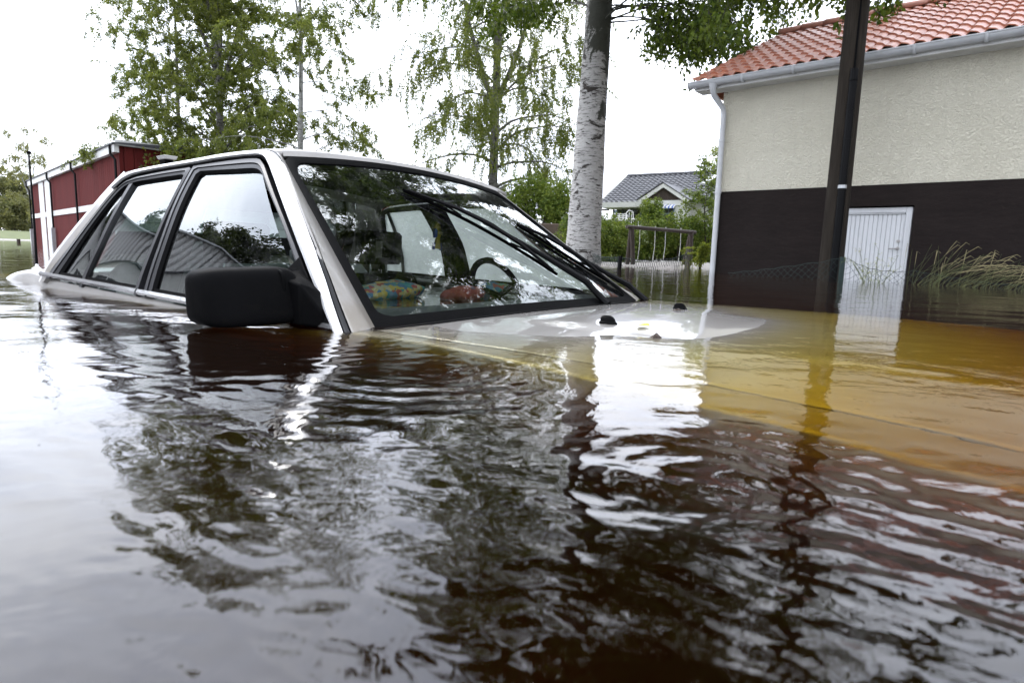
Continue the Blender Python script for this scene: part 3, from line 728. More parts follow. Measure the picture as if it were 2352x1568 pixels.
# aerial on the boot corner, roof bracket
mb = MB(); ax, ay = -2.03, -.715; az_ = ztop(ax)
mb.sheet([[(ax + r * 1.3 * cos(t), ay + r * .8 * sin(t), az_ + zz) for r, zz in ((.022, -.004), (.022, .003), (.012, .008), (.008, .014), (.007, .022), (.0, .024))] for t in np.linspace(0, 2 * pi, 16, endpoint=False)], True)
ae = mb.build('aerial', M['chrome'], car, True)
mb = MB(); mb.tube([(ax, ay, az_ + .02), (ax + .004, ay, az_ + .18), (ax + .012, ay - .004, az_ + .46)], [.005, .0042, .0026], 8); mb.build('aerial_rod', M['black'], ae, True)
mb = MB(); mb.lathe([(0, -.006), (.007, -.004), (.0085, .002), (.006, .007), (0, .008)], (ax + .012, ay - .004, az_ + .463), 10); mb.build('aerial_tip', M['rubber'], ae, True)
mb = MB(); mb.hull([(-1.375, -.52, .446), (-1.375, -.48, .446), (-1.315, -.52, .448), (-1.315, -.48, .448), (-1.38, -.525, .458), (-1.38, -.475, .458), (-1.312, -.525, .461), (-1.312, -.475, .461)]); rb = mb.build('roof_bracket', pmat('grey_plastic', (.33, .33, .32), .5, .2, 12), car, True, bevel=.004)
mb = MB(); mb.box(-1.37, -1.33, -.515, -.485, .42, .4465); mb.build('bracket_foot', M['rubber'], rb)

# cabin: dash, seats, steering wheel
mb = MB(); mb.sheet([[(x + .02 * (1 - (y / .7) ** 2), y, z) for x, z in ((-.035, -.012), (-.07, .004), (-.16, .012), (-.25, .010), (-.285, -.004), (-.29, -.12))] for y in np.linspace(-.70, .70, 30)]); da = mb.build('dashboard', M['dash'], car, True)
for y in (-.42, -.12, .2): mb = MB(); mb.box(-.10, -.075, y - .09, y + .09, .006, .011); mb.build('air_vent', M['rubber'], da)
def front_seat(y, hole=True):
    b = MB(); b.bbox(-1.16, -1.04, y - .21, y + .21, -.42, .045, .04); se = b.build('front_seat', M['seat'], car, True, bevel=.02)
    hr = MB()
    for zz0, zz1, y0, y1 in ((.19, .235, -.105, .105), (.085, .115, -.105, .105)): hr.bbox(-1.165, -1.09, y + y0, y + y1, zz0, zz1, .012)
    for y0, y1 in ((-.115, -.045), (.045, .115)): hr.bbox(-1.17, -1.085, y + y0, y + y1, .085, .232, .014)
    if not hole: hr.bbox(-1.16, -1.10, y - .05, y + .05, .11, .20, .01)
    hr.build('headrest', M['seat'], se, True)
    for q in (-.05, .05): p = MB(); p.tube([(-1.13, y + q, .02), (-1.13, y + q, .10)], .005, 6); p.build('headrest_post', M['chrome'], se)
front_seat(-.36, False); front_seat(.33)
b = MB(); b.bbox(-1.62, -1.50, -.62, .62, -.42, .06, .04); b.bbox(-1.60, -1.52, -.42, -.16, .06, .15, .03); b.bbox(-1.60, -1.52, .16, .42, .06, .15, .03); b.build('rear_seat', pmat('pale_seat_cloth', (.30, .32, .32), .9, .2, 8), car, True)
b = MB(); b.box(-1.74, -1.60, -.6, .6, -.01, .012); b.build('parcel_shelf', M['seat'], car)
b = MB(); c_ = Vector((-.42, .33, .0)); ax1, ax2 = Vector((0, 1, 0)), Vector((-.45, 0, .89))
b.tube([c_ + ax1 * .155 * cos(t) + ax2 * .155 * sin(t) for t in np.linspace(0, 2 * pi, 33)], .013, 8, False)
for t in (.35, pi - .35, -pi / 2): b.tube([c_, c_ + ax1 * .15 * cos(t) + ax2 * .15 * sin(t)], .012, 6)
b.build('steering_wheel', M['rubber'], car, True)
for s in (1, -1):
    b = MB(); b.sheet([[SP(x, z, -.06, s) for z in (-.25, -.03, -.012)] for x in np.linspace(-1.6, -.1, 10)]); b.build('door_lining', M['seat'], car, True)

# ------------------------------------------------------------------ plastered house on the right
def onface(px, py, O, rz):
    """where a sight line meets the vertical face through O that runs along rz: (along, height)"""
    d = cF + (px - 1176) / FPX * cR - (py - 784) / FPX * cU
    n = np.array([-sin(rz), cos(rz), 0]); t = (n @ (np.array([O[0], O[1], 0]) - np.array([0, 0, 0]))) / (n @ d)
    P = np.array([0, 0, CAMH]) + d * t; q = P[:2] - np.array(O[:2])
    return q @ np.array([cos(rz), sin(rz)]), P[2]


# rough plaster: worm-like trowelled relief
m, nt, ns, ln = nodes_of('rough_plaster')
out = N(nt, 'ShaderNodeOutputMaterial'); b = N(nt, 'ShaderNodeBsdfPrincipled'); ln.new(b.outputs[0], out.inputs[0]); b.inputs['Roughness'].default_value = .9
vec = coords(nt); f1 = noise(nt, vec, 42, 3, .55, 1.0); f2 = noise(nt, vec, 60, 3, .6); f3 = noise(nt, vec, .9, 5, .6)
c = ramp(nt, f3, [(.3, (.515, .487, .388)), (.7, (.585, .556, .455))]); c = mixc(nt, ramp(nt, noise(nt, coords(nt, (9, 9, .6)), 2.2, 5, .6), [(.55, (0, 0, 0)), (.85, (.5, .5, .5))]), c, (.40, .38, .31)); ln.new(c, b.inputs['Base Color'])
hh = N(nt, 'ShaderNodeMath', operation='MULTIPLY_ADD'); ln.new(f2, hh.inputs[0]); hh.inputs[1].default_value = .3; ln.new(ramp(nt, f1, [(.38, (0, 0, 0)), (.62, (1, 1, 1))]), hh.inputs[2])
bp = N(nt, 'ShaderNodeBump'); bp.inputs['Strength'].default_value = .75; bp.inputs['Distance'].default_value = .02; ln.new(hh.outputs[0], bp.inputs['Height']); ln.new(bp.outputs[0], b.inputs['Normal'])
M['plaster'] = m
M['base_paint'] = pmat('brown_base_paint', (.0135, .010, .009), .8, .25, 2.2, bump=.35, bscale=9, sc3=(1, 1, 2.5), dirt=(.019, .014, .012), spec=.10)
M['door'] = pmat('door_paint', (.50, .51, .52), .5, .06, 3, bump=.1, bscale=30, sc3=(2, 2, .4), dirt=(.42, .42, .41))
M['tin'] = pmat('painted_tin', (.43, .44, .45), .32, .12, 5, bump=.05, bscale=18, dirt=(.40, .39, .37))
M['tile'] = pmat('red_roof_tile', (.38, .125, .058), .46, .35, 6, c2=(.27, .08, .04), bump=.12, bscale=40, coat=.08, dirt=(.20, .07, .045))
M['ridge'] = pmat('ridge_tile', (.46, .20, .14), .55, .25, 5, bump=.15, bscale=30)
M['handle'] = pmat('dull_steel', (.30, .29, .28), .3, .2, 10, metal=1)

HR = radians(-41.11)
house = empty('plastered_house', (2.769, 8.678, 0), HR, 'cream plastered house with brown base, red pantile roof and a white plank door', 'house')
L_, DP = 10.5, 6.2
mb = MB(); mb.box(0, L_, 0, DP, 1.108, 2.52); mb.prism([(0.0, 0, 2.52), (0.0, DP, 2.52), (0.0, 3.1, 3.95)], (L_, 0, 0)); mb.build('wall', M['plaster'], house)
mb = MB()          # base: pieces round the door recess
x0, x1, zt = 1.47, 2.352, .862
mb.box(-.012, x0, -.012, DP, -1.3, 1.106); mb.box(x1, L_, -.012, DP, -1.3, 1.106); mb.box(x0, x1, -.012, DP, zt, 1.106); mb.box(x0, x1, .16, DP, -1.3, zt)
ba = mb.build('base_wall', M['base_paint'], house)
# door
mb = MB(); zf = .846
mb.bbox(1.49, 1.56, .03, .12, -1.2, zf, .006); mb.bbox(2.272, 2.338, .03, .12, -1.2, zf, .006); mb.box(1.56, 2.272, .032, .118, .79, zf - .001); mb.box(1.575, 2.262, .045, .11, .772, .789)
dr_ = mb.build('door', M['door'], house)
mb = MB(); wpl = .0475; x = 1.562
while x < 2.268:
    mb.bbox(x, min(x + wpl - .003, 2.268), .062, .10, -1.2, .770, .004); x += wpl
mb.box(1.562, 2.268, .074, .098, -1.19, .765)
mb.build('door_leaf', M['door'], dr_)
mb = MB(); q = onface(2060, 572, (2.769, 8.678), HR)
hx, hz = 2.222, .372
mb.tube([(hx, .064, hz), (hx, .030, hz), (hx - .012, .026, hz), (hx - .085, .026, hz - .004)], [.009, .008, .008, .007], 8); mb.tube([(hx, .062, hz), (hx, .055, hz)], .021, 14); mb.build('door_handle', M['handle'], dr_, True)
mb = MB(); mb.tube([(hx, .062, hz + .085), (hx, .050, hz + .085)], .019, 14); mb.tube([(hx, .051, hz + .085), (hx, .040, hz + .085)], .008, 8); mb.build('door_lock', M['handle'], dr_, True)
# roof: S-shaped tiles in stepped courses
ye, ze, yr, zr = -.27, 2.535, 3.02, 4.03
sl_ = Vector((0, yr - ye, zr - ze)); SLn = sl_.length; sl_.normalize(); nn = Vector((0, -sl_.z, sl_.y))
xa, xb, lam, nco = -.36, 10.6, .152, 11
xs_ = np.arange(xa, xb, lam / 10); ph = 2 * pi * (xs_ - xa) / lam
prof = .020 * np.sin(ph) + .006 * np.sin(2 * ph + .9)
V = []; 
rows = []
for k in range(nco):
    a, b2 = SLn * k / nco, SLn * (k + 1) / nco
    rows += [(a - .02, .026 + .002), (a - .02 + .002, .040), ((a + b2) / 2, .030), (b2 - .022, .020)]
r2 = np.random.default_rng(3); jit = {}
for (d_, h_) in rows:
    row = []
    for i, x in enumerate(xs_):
        kk = (int(max(d_, 0) / SLn * nco + .2), int((x - xa) / lam + .25)); j_ = jit.setdefault(kk, (r2.normal(0, .0016), r2.normal(0, .0016)))
        hgt = h_ + prof[i] + j_[0]
        p = Vector((x, ye, ze)) + sl_ * (d_ + j_[1]) + nn * hgt; row.append(p[:])
    V.append(row)
mb = MB(); mb.sheet(V); rf_ = mb.build('roof', M['tile'], house, True, angle=50)
mb = MB(); mb.sheet([[(x, 2 * yr - y, z) for x, y, z in r[::12]] for r in V[::2]]); mb.prism([(xa + .03, ye + .05, ze - .03), (xa + .03, 2 * yr - ye - .05, ze - .03), (xa + .03, yr, zr - .03)], (.035, 0, 0)); mb.build('back_slope', M['tile'], rf_, True)
mb = MB(); x = xa
while x < xb:
    G = [[(x + dx, yr + (.085 + e) * cos(t), zr + .035 + (.075 + e) * sin(t)) for t in np.linspace(-.3, pi + .3, 12)] for dx, e in ((-.02, .012), (.05, .010), (.36, .0))]
    mb.sheet(G); x += .36
mb.build('ridge_tile', M['ridge'], rf_, True, solid=.015)
# eaves board, gutter with joints, downpipe
mb = MB(); mb.box(-.30, L_ + .1, -.20, -.0, 2.425, 2.45); mb.box(-.30, L_ + .1, -.235, -.202, 2.425, 2.55); mb.build('eaves_board', M['whitewood'], house)
mb = MB(); G = []
for x in (-.365, L_ + .1): G.append([(x, -.285 + .062 * cos(t), 2.515 + .052 * sin(t) * 1.15) for t in np.linspace(pi - .15, 2 * pi + .1, 14)] + [(x, -.285 + .055 * cos(t), 2.515 + .055 * sin(t) * 1.15) for t in np.linspace(2 * pi, pi, 14)])
mb.sheet([list(p) for p in zip(*[[G[0][k], G[1][k]] for k in range(28)])] if False else G)
mb.tube([(-.37, -.345, 2.52), (L_ + .1, -.345, 2.52)], .011, 8)
mb.prism([(-.366, -.285 + .064 * cos(t), 2.515 + .066 * sin(t)) for t in np.linspace(pi, 2 * pi, 12)], (-.008, 0, 0))
gu = mb.build('gutter', M['tin'], house, True)
for x in np.arange(.35, L_, .62): mb = MB(); mb.sheet([[(x + dx, -.285 + .068 * cos(t), 2.515 + .068 * sin(t) * 1.15) for t in np.linspace(pi - .2, 2 * pi, 12)] for dx in (0, .03)]); mb.build('gutter_bracket', M['tin'], gu, True, solid=.004)
mb = MB(); mb.tube([(-.03, -.285, 2.475), (-.03, -.285, 2.40), (-.025, -.265, 2.34), (.035, -.085, 2.20), (.045, -.066, 2.13), (.047, -.064, 1.5), (.05, -.062, .2), (.05, -.062, -1.2)], [.062, .04, .036, .036, .036, .036, .036, .036], 14)
mb.tube([(.046, -.065, 1.80), (.046, -.065, 1.76)], .042, 14); mb.tube([(.05, -.063, 1.16), (.05, -.063, 1.08)], .041, 14)
dp_ = mb.build('downpipe', M['tin'], house, True)

# ------------------------------------------------------------------ pole with a cable duct, in front of the house
P0 = at(1905, 645, 6.95); pole = empty('utility_pole', (P0[0], P0[1], 0), 0, 'weathered brown wooden utility pole with black cable duct strapped to it', 'pole')
m, nt, ns, ln = nodes_of('pole_wood')
out = N(nt, 'ShaderNodeOutputMaterial'); b = N(nt, 'ShaderNodeBsdfPrincipled'); ln.new(b.outputs[0], out.inputs[0]); b.inputs['Roughness'].default_value = .9; b.inputs['Specular IOR Level'].default_value = .12
vec = coords(nt, (6, 6, .35)); c = ramp(nt, noise(nt, vec, 6, 6, .65), [(.3, (.011, .009, .007)), (.55, (.021, .017, .013)), (.8, (.036, .030, .024))])
c = mixc(nt, ramp(nt, noise(nt, coords(nt, (1, 1, .5)), 1.1, 3), [(.5, (0, 0, 0)), (.7, (.5, .5, .5))]), c, (.05, .046, .04)); ln.new(c, b.inputs['Base Color'])
bp = N(nt, 'ShaderNodeBump'); bp.inputs['Strength'].default_value = .7; bp.inputs['Distance'].default_value = .012; ln.new(noise(nt, vec, 11, 5, .7), bp.inputs['Height']); ln.new(bp.outputs[0], b.inputs['Normal'])
M['pole'] = m
mb = MB(); mb.tube([(0, 0, z) for z in (-1.2, 0, 1.5, 3, 4.5, 6.5)], [.128, .125, .119, .113, .108, .1], 24); mb.build('shaft', M['pole'], pole, True)
mb = MB(); ca = radians(-68); q = np.array([-.033, -.132])
mb.tube([(q[0], q[1], -1.2), (q[0], q[1], .9), (q[0] + .005, q[1] + .008, 2.22)], [.042, .042, .040], 14); du = mb.build('cable_duct', M['black'], pole, True)
mb = MB(); mb.tube([(q[0] + .005, q[1] + .008, 2.1), (q[0] + .01, q[1] + .03, 3.0), (q[0] + .012, q[1] + .04, 6.5)], .011, 8); mb.build('cable', M['rubber'], du, True)
mb = MB()
for z in (.985,): mb.tube([(q[0], q[1], z), (q[0], q[1], z + .035)], .0455, 14)
mb.build('duct_clamp', M['metalgrey'], du, True)
for z in (1.2, 1.5, 1.8, 2.1): mb = MB(); mb.tube([(q[0] + .002, q[1] + .003, z), (q[0] + .002, q[1] + .003, z + .02)], .0445, 14); mb.build('duct_strap', M['black'], du, True)

# ------------------------------------------------------------------ red barn far left
m, nt, ns, ln = nodes_of('red_barn_board')
out = N(nt, 'ShaderNodeOutputMaterial'); b = N(nt, 'ShaderNodeBsdfPrincipled'); ln.new(b.outputs[0], out.inputs[0]); b.inputs['Roughness'].default_value = .9; b.inputs['Specular IOR Level'].default_value = .1
tcb = N(nt, 'ShaderNodeTexCoord'); sp = N(nt, 'ShaderNodeSeparateXYZ'); ln.new(tcb.outputs['Object'], sp.inputs[0])
ad = N(nt, 'ShaderNodeMath', operation='ADD'); ln.new(sp.outputs[0], ad.inputs[0]); ln.new(sp.outputs[1], ad.inputs[1])
fr_ = N(nt, 'ShaderNodeMath', operation='MULTIPLY'); ln.new(ad.outputs[0], fr_.inputs[0]); fr_.inputs[1].default_value = 2.4
fx = N(nt, 'ShaderNodeMath', operation='FRACT'); ln.new(fr_.outputs[0], fx.inputs[0])
fl = N(nt, 'ShaderNodeMath', operation='FLOOR'); ln.new(fr_.outputs[0], fl.inputs[0])
wn = N(nt, 'ShaderNodeTexWhiteNoise', noise_dimensions='1D'); ln.new(fl.outputs[0], wn.inputs['W'])
c = ramp(nt, wn.outputs['Value'], [(0, (.085, .013, .012)), (1, (.105, .017, .015))])
c = mixc(nt, ramp(nt, noise(nt, coords(nt, (2, 2, .3)), 1.2, 5), [(.35, (0, 0, 0)), (.75, (.6, .6, .6))]), c, (.065, .011, .010)); ln.new(c, b.inputs['Base Color'])
bp = N(nt, 'ShaderNodeBump'); bp.inputs['Strength'].default_value = 1; bp.inputs['Distance'].default_value = .05
ln.new(ramp(nt, fx.outputs[0], [(0, (0, 0, 0)), (.1, (1, 1, 1)), (.82, (1, 1, 1)), (.9, (0, 0, 0))]), bp.inputs['Height']); ln.new(bp.outputs[0], b.inputs['Normal'])
M['barn'] = m
barn = empty('red_barn', (-36.84, 47.36, 0), radians(-45.2), 'long dark red barn with white eaves and a white cross band, standing in the flood', 'barn')
BL, BD, BZ = 26.85, 15., 4.45
mb = MB(); mb.box(0, BL, 0, BD, -1.5, BZ); mb.build('wall', M['barn'], barn)
mb = MB(); mb.box(-.1, BL - .05, -.20, -.10, 4.16, 4.50); mb.box(-.1, BL - .05, -.10, -.01, 4.16, 4.2); mb.box(BL - .05, BL + .06, -.20, -.004, 4.16, 4.50); mb.box(BL + .06, BL + .16, -.15, BD + .3, 4.46, 4.70)
mb.build('eaves_board', M['whitewood'], barn)
mb = MB(); mb.prism([(-.15, -.28, 4.51), (-.15, -.28, 4.57), (-.15, BD / 2, 5.0), (-.15, BD + .4, 4.73), (-.15, BD + .4, 4.51)], (BL + .36, 0, 0)); mb.build('roof', M['tiledark'], barn)
mb = MB(); mb.box(-.05, BL + .03, -.06, -.01, 1.76, 2.07); mb.build('cross_band', M['whitewood'], barn)
for xa_, xb_ in ((4.03, 5.95), (6.61, 8.6)):
    mb = MB(); mb.box(xa_, xb_, -.05, -.012, -1.2, 1.755); mb.box(xa_, xb_, -.05, -.012, 2.075, 4.155); mb.build('white_plank', M['whitewood'], barn)
for x in (.3, 9.55, 17.6, 26.75):
    mb = MB(); mb.tube([(x - .25, -.27, 4.5), (x - .22, -.27, 4.1), (x, -.14, 3.85), (x, -.14, .95)], .055, 8); pi_ = mb.build('downpipe', M['black'], barn, True)
    mb = MB(); mb.box(x - .14, x + .14, -.28, -.07, -1.2, .98); mb.build('pipe_guard', M['metalgrey'], pi_)

# ------------------------------------------------------------------ neighbour house with the grey roof, up on the terrace
NO = (4.443, 32.); NR = radians(-33)
nb = empty('neighbour_house', (NO[0], NO[1], 0), NR, 'pale house with dark grey tiled roof, white gable porch and striped awning behind the hedge', 'house')
f_ = lambda px, py: onface(px, py, NO, NR)
ez = f_(1385, 466)[1]; xR = 10.5; rx0 = 1.55
ridz = 4.55; zb = 1.0
M['nwall'] = pmat('pale_render', (.60, .60, .58), .8, .1, 3, bump=.2, bscale=20)
mb = MB(); mb.box(.25, 2.9, 1.2, 1.35, zb, 2.8); mb.box(2.9, xR, .35, 6.0, zb, 2.9); mb.build('wall', M['nwall'], nb)
G = []      # roof in stepped courses
for k in range(13):
    for t in (k / 13, (k + .97) / 13):
        y, z = -.3 + 3.6 * t, 2.88 + 1.75 * t + (.05 if t == k / 13 else .0); xl = -.12 * t
        G.append([(xl + (xR - xl) * u, y, z + .022 * sin(u * 2 * pi * 38)) for u in np.linspace(0, 1, 305)])
mb = MB(); mb.sheet(G); ro = mb.build('roof', M['tiledark'], nb, True, angle=50)
mb = MB(); mb.sheet([[(-.12, 3.3, 4.63), (xR, 3.3, 4.63)], [(0.4, 6.9, 2.9), (xR, 6.9, 2.9)]]); mb.tube([(-.12, 3.3, 4.66), (xR, 3.3, 4.66)], .09, 8); mb.prism([(.02, -.3, 2.86), (-.09, 3.3, 4.6), (.02, 6.9, 2.88)], (.04, 0, 0)); mb.build('ridge', M['tiledark'], ro)
mb = MB(); mb.box(-.15, 3.1, -.42, -.32, 2.64, 2.90); mb.box(-.05, 3.05, -.32, 1.2, 2.66, 2.70); mb.prism([(-.03, -.33, 2.84), (-.03, -.33, 2.98), (-.15, 3.3, 4.72), (-.15, 3.3, 4.58)], (-.04, 0, 0)); mb.build('eaves_board', M['whitewood'], nb)
# glazed veranda
mb = MB()
for x in np.linspace(.35, 2.85, 6): mb.box(x - .035, x + .035, .55, .62, zb, 2.64)
for z in (1.55, 2.35): mb.box(.35, 2.85, .56, .61, z - .03, z + .03)
ve = mb.build('veranda', pmat('veranda_frame', (.06, .075, .09), .5, .2, 8), nb)
mb = MB(); mb.box(.3, 2.9, .60, .61, zb, 2.6); mb.build('pane', glassmat('veranda_glass', (.25, .28, .3), 1.5, .06), ve)
mb = MB(); mb.tube([(-.6, .3, 2.62), (-.6, .3, zb)], .05, 6); mb.box(-.9, .2, .2, .4, 2.55, 2.62); mb.build('veranda_post', M['darkwood'], ve)
# gabled porch
gx0, gx1, gp = f_(1489, 459)[0] - .1, f_(1599, 456)[0] + .05, f_(1537, 424)[0]
gz0, gzp = 2.93, 3.62; gm = (gx0 + gx1) / 2; gy = -1.1
mb = MB(); mb.box(gx0 + .35, gx1 - .3, gy, .36, zb, 2.84); mb.build('porch_wall', M['nwall'], nb)
mb = MB(); mb.prism([(gx0 + .3, gy + .04, 2.84), (gx1 - .28, gy + .04, 2.84), (gm, gy + .04, gzp - .1)], (0, .08, 0)); mb.build('porch_gable', M['darkwood'], nb)
mb = MB(); e = .13
for xe, sg in ((gx0, 1), (gx1, -1)):
    mb.prism([(xe, gy - .1, 2.86), (gm, gy - .1, gzp + .02), (gm, gy - .1, gzp + .02 - .19), (xe + .24 * sg, gy - .1, 2.80)], (0, .07, 0))
mb.box(gx0 + .36, gx1 - .32, gy - .03, gy - .002, 2.62, 2.86)
mb.build('gable_board', M['whitewood'], nb)
mb = MB()
for xe in (gx0, gx1): mb.sheet([[(xe, gy - .12, 2.90), (gm, gy - .12, gzp + .06)], [(xe, 1.4, 2.90), (gm, 1.4, gzp + .06)]])
mb.build('porch_roof', M['tiledark'], nb, solid=.04)
wx0, wx1 = f_(1519, 490)[0] + .0, f_(1565, 490)[0]
mb = MB(); zw0, zw1 = 1.72, 2.52
for x in (wx0, (wx0 + wx1) / 2, wx1): mb.box(x - .035, x + .035, gy - .04, gy + .01, zw0, zw1)
for z in (zw0, 2.25, zw1): mb.box(wx0, wx1, gy - .035, gy + .01, z - .03, z + .03)
for x in np.linspace(wx0, wx1, 5)[[1, 3]]: mb.box(x - .012, x + .012, gy - .03, gy, zw0, zw1)
wi = mb.build('window', pmat('blue_grey_frame', (.10, .14, .17), .5), nb)
mb = MB(); mb.box(wx0, wx1, gy - .02, gy - .004, zw0, zw1); mb.build('pane', pmat('dark_pane', (.015, .018, .02), .06, spec=.8), wi)
m, nt, ns, ln = nodes_of('awning_stripe'); out = N(nt, 'ShaderNodeOutputMaterial'); b = N(nt, 'ShaderNodeBsdfPrincipled'); ln.new(b.outputs[0], out.inputs[0])
tcb = N(nt, 'ShaderNodeTexCoord'); sp = N(nt, 'ShaderNodeSeparateXYZ'); ln.new(tcb.outputs['Object'], sp.inputs[0]); q = N(nt, 'ShaderNodeMath', operation='MULTIPLY'); ln.new(sp.outputs[0], q.inputs[0]); q.inputs[1].default_value = 6; q2 = N(nt, 'ShaderNodeMath', operation='FRACT'); ln.new(q.outputs[0], q2.inputs[0]); r_ = ramp(nt, q2.outputs[0], [(.49, (.6, .6, .58)), (.51, (.05, .10, .32))]); ln.new(r_, b.inputs['Base Color'])
mb = MB(); mb.sheet([[(wx0 - .1 + (wx1 - wx0 + .2) * u, gy - .02, 2.66), (wx0 - .1 + (wx1 - wx0 + .2) * u, gy - .28, 2.56), (wx0 - .1 + (wx1 - wx0 + .2) * u, gy - .30, 2.46 + .03 * abs(sin(u * 20)))] for u in np.linspace(0, 1, 41)]); mb.build('awning', m, nb, solid=.01)
mb = MB(); mb.tube([(gx1 - .05, gy - .05, 2.86), (gx1 - .12, gy - .05, 2.72), (gx1 - .30, gy - .06, 2.60), (gx1 - .36, gy - .06, 2.5), (gx1 - .36, gy - .06, zb)], .05, 8); mb.build('downpipe', M['whitewood'], nb, True)
sx0, sx1 = f_(1577, 420)[0], f_(1597, 416)[0]
def onroof(x, t, o=0): return (x, -.3 + 3.6 * t, 2.9 + 1.75 * t + o)
mb = MB(); mb.hull([onroof(sx0 + .12, .50, .03), onroof(sx1 + .12, .50, .03), onroof(sx0 + .42, .80, .03), onroof(sx1 + .46, .80, .03), onroof(sx0 + .12, .50, .12), onroof(sx1 + .12, .50, .12), onroof(sx0 + .42, .80, .12), onroof(sx1 + .46, .80, .12)]); sk = mb.build('roof_window', M['metalgrey'], nb)
mb = MB(); mb.hull([onroof(sx0 + .19, .53, .10), onroof(sx1 + .08, .53, .10), onroof(sx0 + .46, .77, .10), onroof(sx1 + .38, .77, .10), onroof(sx0 + .19, .53, .125), onroof(sx1 + .08, .53, .125), onroof(sx0 + .46, .77, .125), onroof(sx1 + .38, .77, .125)]); mb.build('pane', pmat('skylight_pane', (.55, .57, .6), .05, spec=1), sk)
dx = f_(1517, 400)[0] + 1.1
mb = MB(); mb.tube([(dx + .1, 3.3, 4.6), (dx + .1, 3.3, 6.2)], .02, 6); mb.lathe([(0, 0), (.15, .03), (.24, .09), (.25, .1)], (dx - .15, 3.25, 4.85), 12); mb.build('aerial', M['metalgrey'], nb, True)

# ------------------------------------------------------------------ swing set on the shore
def ground_at(x, y): return float(ground_z(np.array([x]), np.array([y]))[0])
SW = np.array([2.50, 13.30]); SE = np.array([4.05, 14.35]); dv_ = SE - SW; sr = math.atan2(dv_[1], dv_[0]); sL = float(np.hypot(*dv_))
sg_ = empty('swing_set', (SW[0], SW[1], 0), sr, 'brown log swing set with white ropes hanging from its beam, on the shore', 'swing set')
bz = at(1505, 526, 13.8)[2]
mb = MB(); mb.tube([(-.16, 0, bz), (sL + .16, 0, bz - .02)], .042, 12); mb.build('beam', M['darkwood'], sg_, True)
for x, w_ in ((0, -.02), (sL, .02)):
    for dy in (-.07, .13):
        mb = MB(); mb.tube([(x + w_, dy * 0.1, bz - .01), (x - w_ * 1.5, dy, -.1)], .048, 10); mb.build('post', M['darkwood'], sg_, True)
M['rope'] = pmat('white_rope', (.55, .55, .52), .8, .15, 30)
for px in (1468, 1503, 1527, 1562):
    q = onface(px, 560, SW, sr)[0]; mb = MB(); mb.tube([(q, -.0, bz - .03), (q + .004, -.01, bz - .35), (q - .008, 0, .24), (q - .01, .01, .12)], .0075, 6); mb.tube([(q, 0, bz - .05), (q, 0, bz + .055)], .016, 6); mb.build('rope', M['rope'], sg_, True)
for a_, b2 in ((1468, 1503), (1527, 1562)):
    qa, qb = onface(a_, 560, SW, sr)[0], onface(b2, 560, SW, sr)[0]; mb = MB(); mb.bbox(qa - .03, qb + .03, -.07, .07, .10, .125, .005); mb.build('seat', M['whitewood'], sg_)

# ------------------------------------------------------------------ wire fences
def mesh_panel(mb, A, B, hA, hB, nx, r=.0022, sag=.08, low=-.35):
    """diamond mesh hanging between two posts, sagging, its foot under water"""
    A, B = np.array(A), np.array(B); L = float(np.linalg.norm(B - A)); step = L / nx; rng_ = np.random.default_rng(nx)
    def top(u): return hA * (1 - u) + hB * u - sag * 4 * u * (1 - u)
    def P(u, z): q = A + (B - A) * u; return (q[0] + .02 * sin(9 * u + z * 5), q[1] + .02 * cos(7 * u + z * 4), z + .006 * sin(u * 37 + z * 21))
    mb.tube([P(u, top(u)) for u in np.linspace(0, 1, 24)], r * 1.7, 5)
    for k in range(nx + 14):
        for sgn in (1, -1):
            pts = []
            u0 = (k if sgn == 1 else k - 13) / nx
            for q in range(14):
                u = u0 + sgn * q * .5 / nx; z = top(min(max(u, 0), 1)) - q * .5 * step * 1.05
                if 0 <= u <= 1 and z > low: pts.append(P(u, z))
            if len(pts) > 1: mb.tube(pts, r, 4, False)


fa = at(1930, 650, 6.45); fence = empty('wire_fence', (fa[0], fa[1], 0), 0, 'sagging green wire mesh fence with a dark post before the white door', 'fence')
ftop = at(1929, 590, 6.45)[2]
mb = MB(); mb.bbox(-.022, .022, -.018, .018, -1.1, ftop, .004); mb.build('post', M['wire'], fence)
lf = at(1672, 634, 7.1); rt = at(2100, 640, 6.2); rt2 = at(2420, 672, 5.6)
mb = MB(); mesh_panel(mb, (0, 0), (lf[0] - fa[0], lf[1] - fa[1]), ftop - .005, .035, 18, .0015, .02)
mesh_panel(mb, (0, 0), (rt[0] - fa[0], rt[1] - fa[1]), ftop - .005, .13, 11, .0015, .06); mesh_panel(mb, (rt[0] - fa[0], rt[1] - fa[1]), (rt2[0] - fa[0], rt2[1] - fa[1]), .13, .02, 18, .0015, .03)
mb.build('wire_mesh', M['wire'], fence, True)
pa = at(1421, 612, 9.3); gf = empty('garden_fence', (pa[0], pa[1], 0), 0, 'slack wire mesh fence between two leaning posts in front of the swing set', 'fence')
pb = at(1581, 610, 12.6); pb = pb - pa
mb = MB(); mb.tube([(-.03, 0, -1), (.02, 0, at(1421, 588, 9.3)[2])], .032, 8); mb.build('post', M['black'], gf, True)
mb = MB(); mb.tube([(pb[0], pb[1], -.5), (pb[0] - .03, pb[1], at(1577, 572, 12.6)[2])], .05, 8); mb.build('post', pmat('grey_post', (.14, .13, .11), .8, .3, 8), gf, True)
mb = MB(); ht = at(1421, 590, 9.3)[2]; mesh_panel(mb, (0, 0), (pb[0], pb[1]), ht, at(1577, 580, 12.6)[2], 30, .003, .10, 0); pc = at(1350, 585, 12.5) - pa; mesh_panel(mb, (0, 0), (pc[0], pc[1]), ht, .28, 24, .003, .05, 0); mb.build('wire_mesh', M['wire'], gf, True)

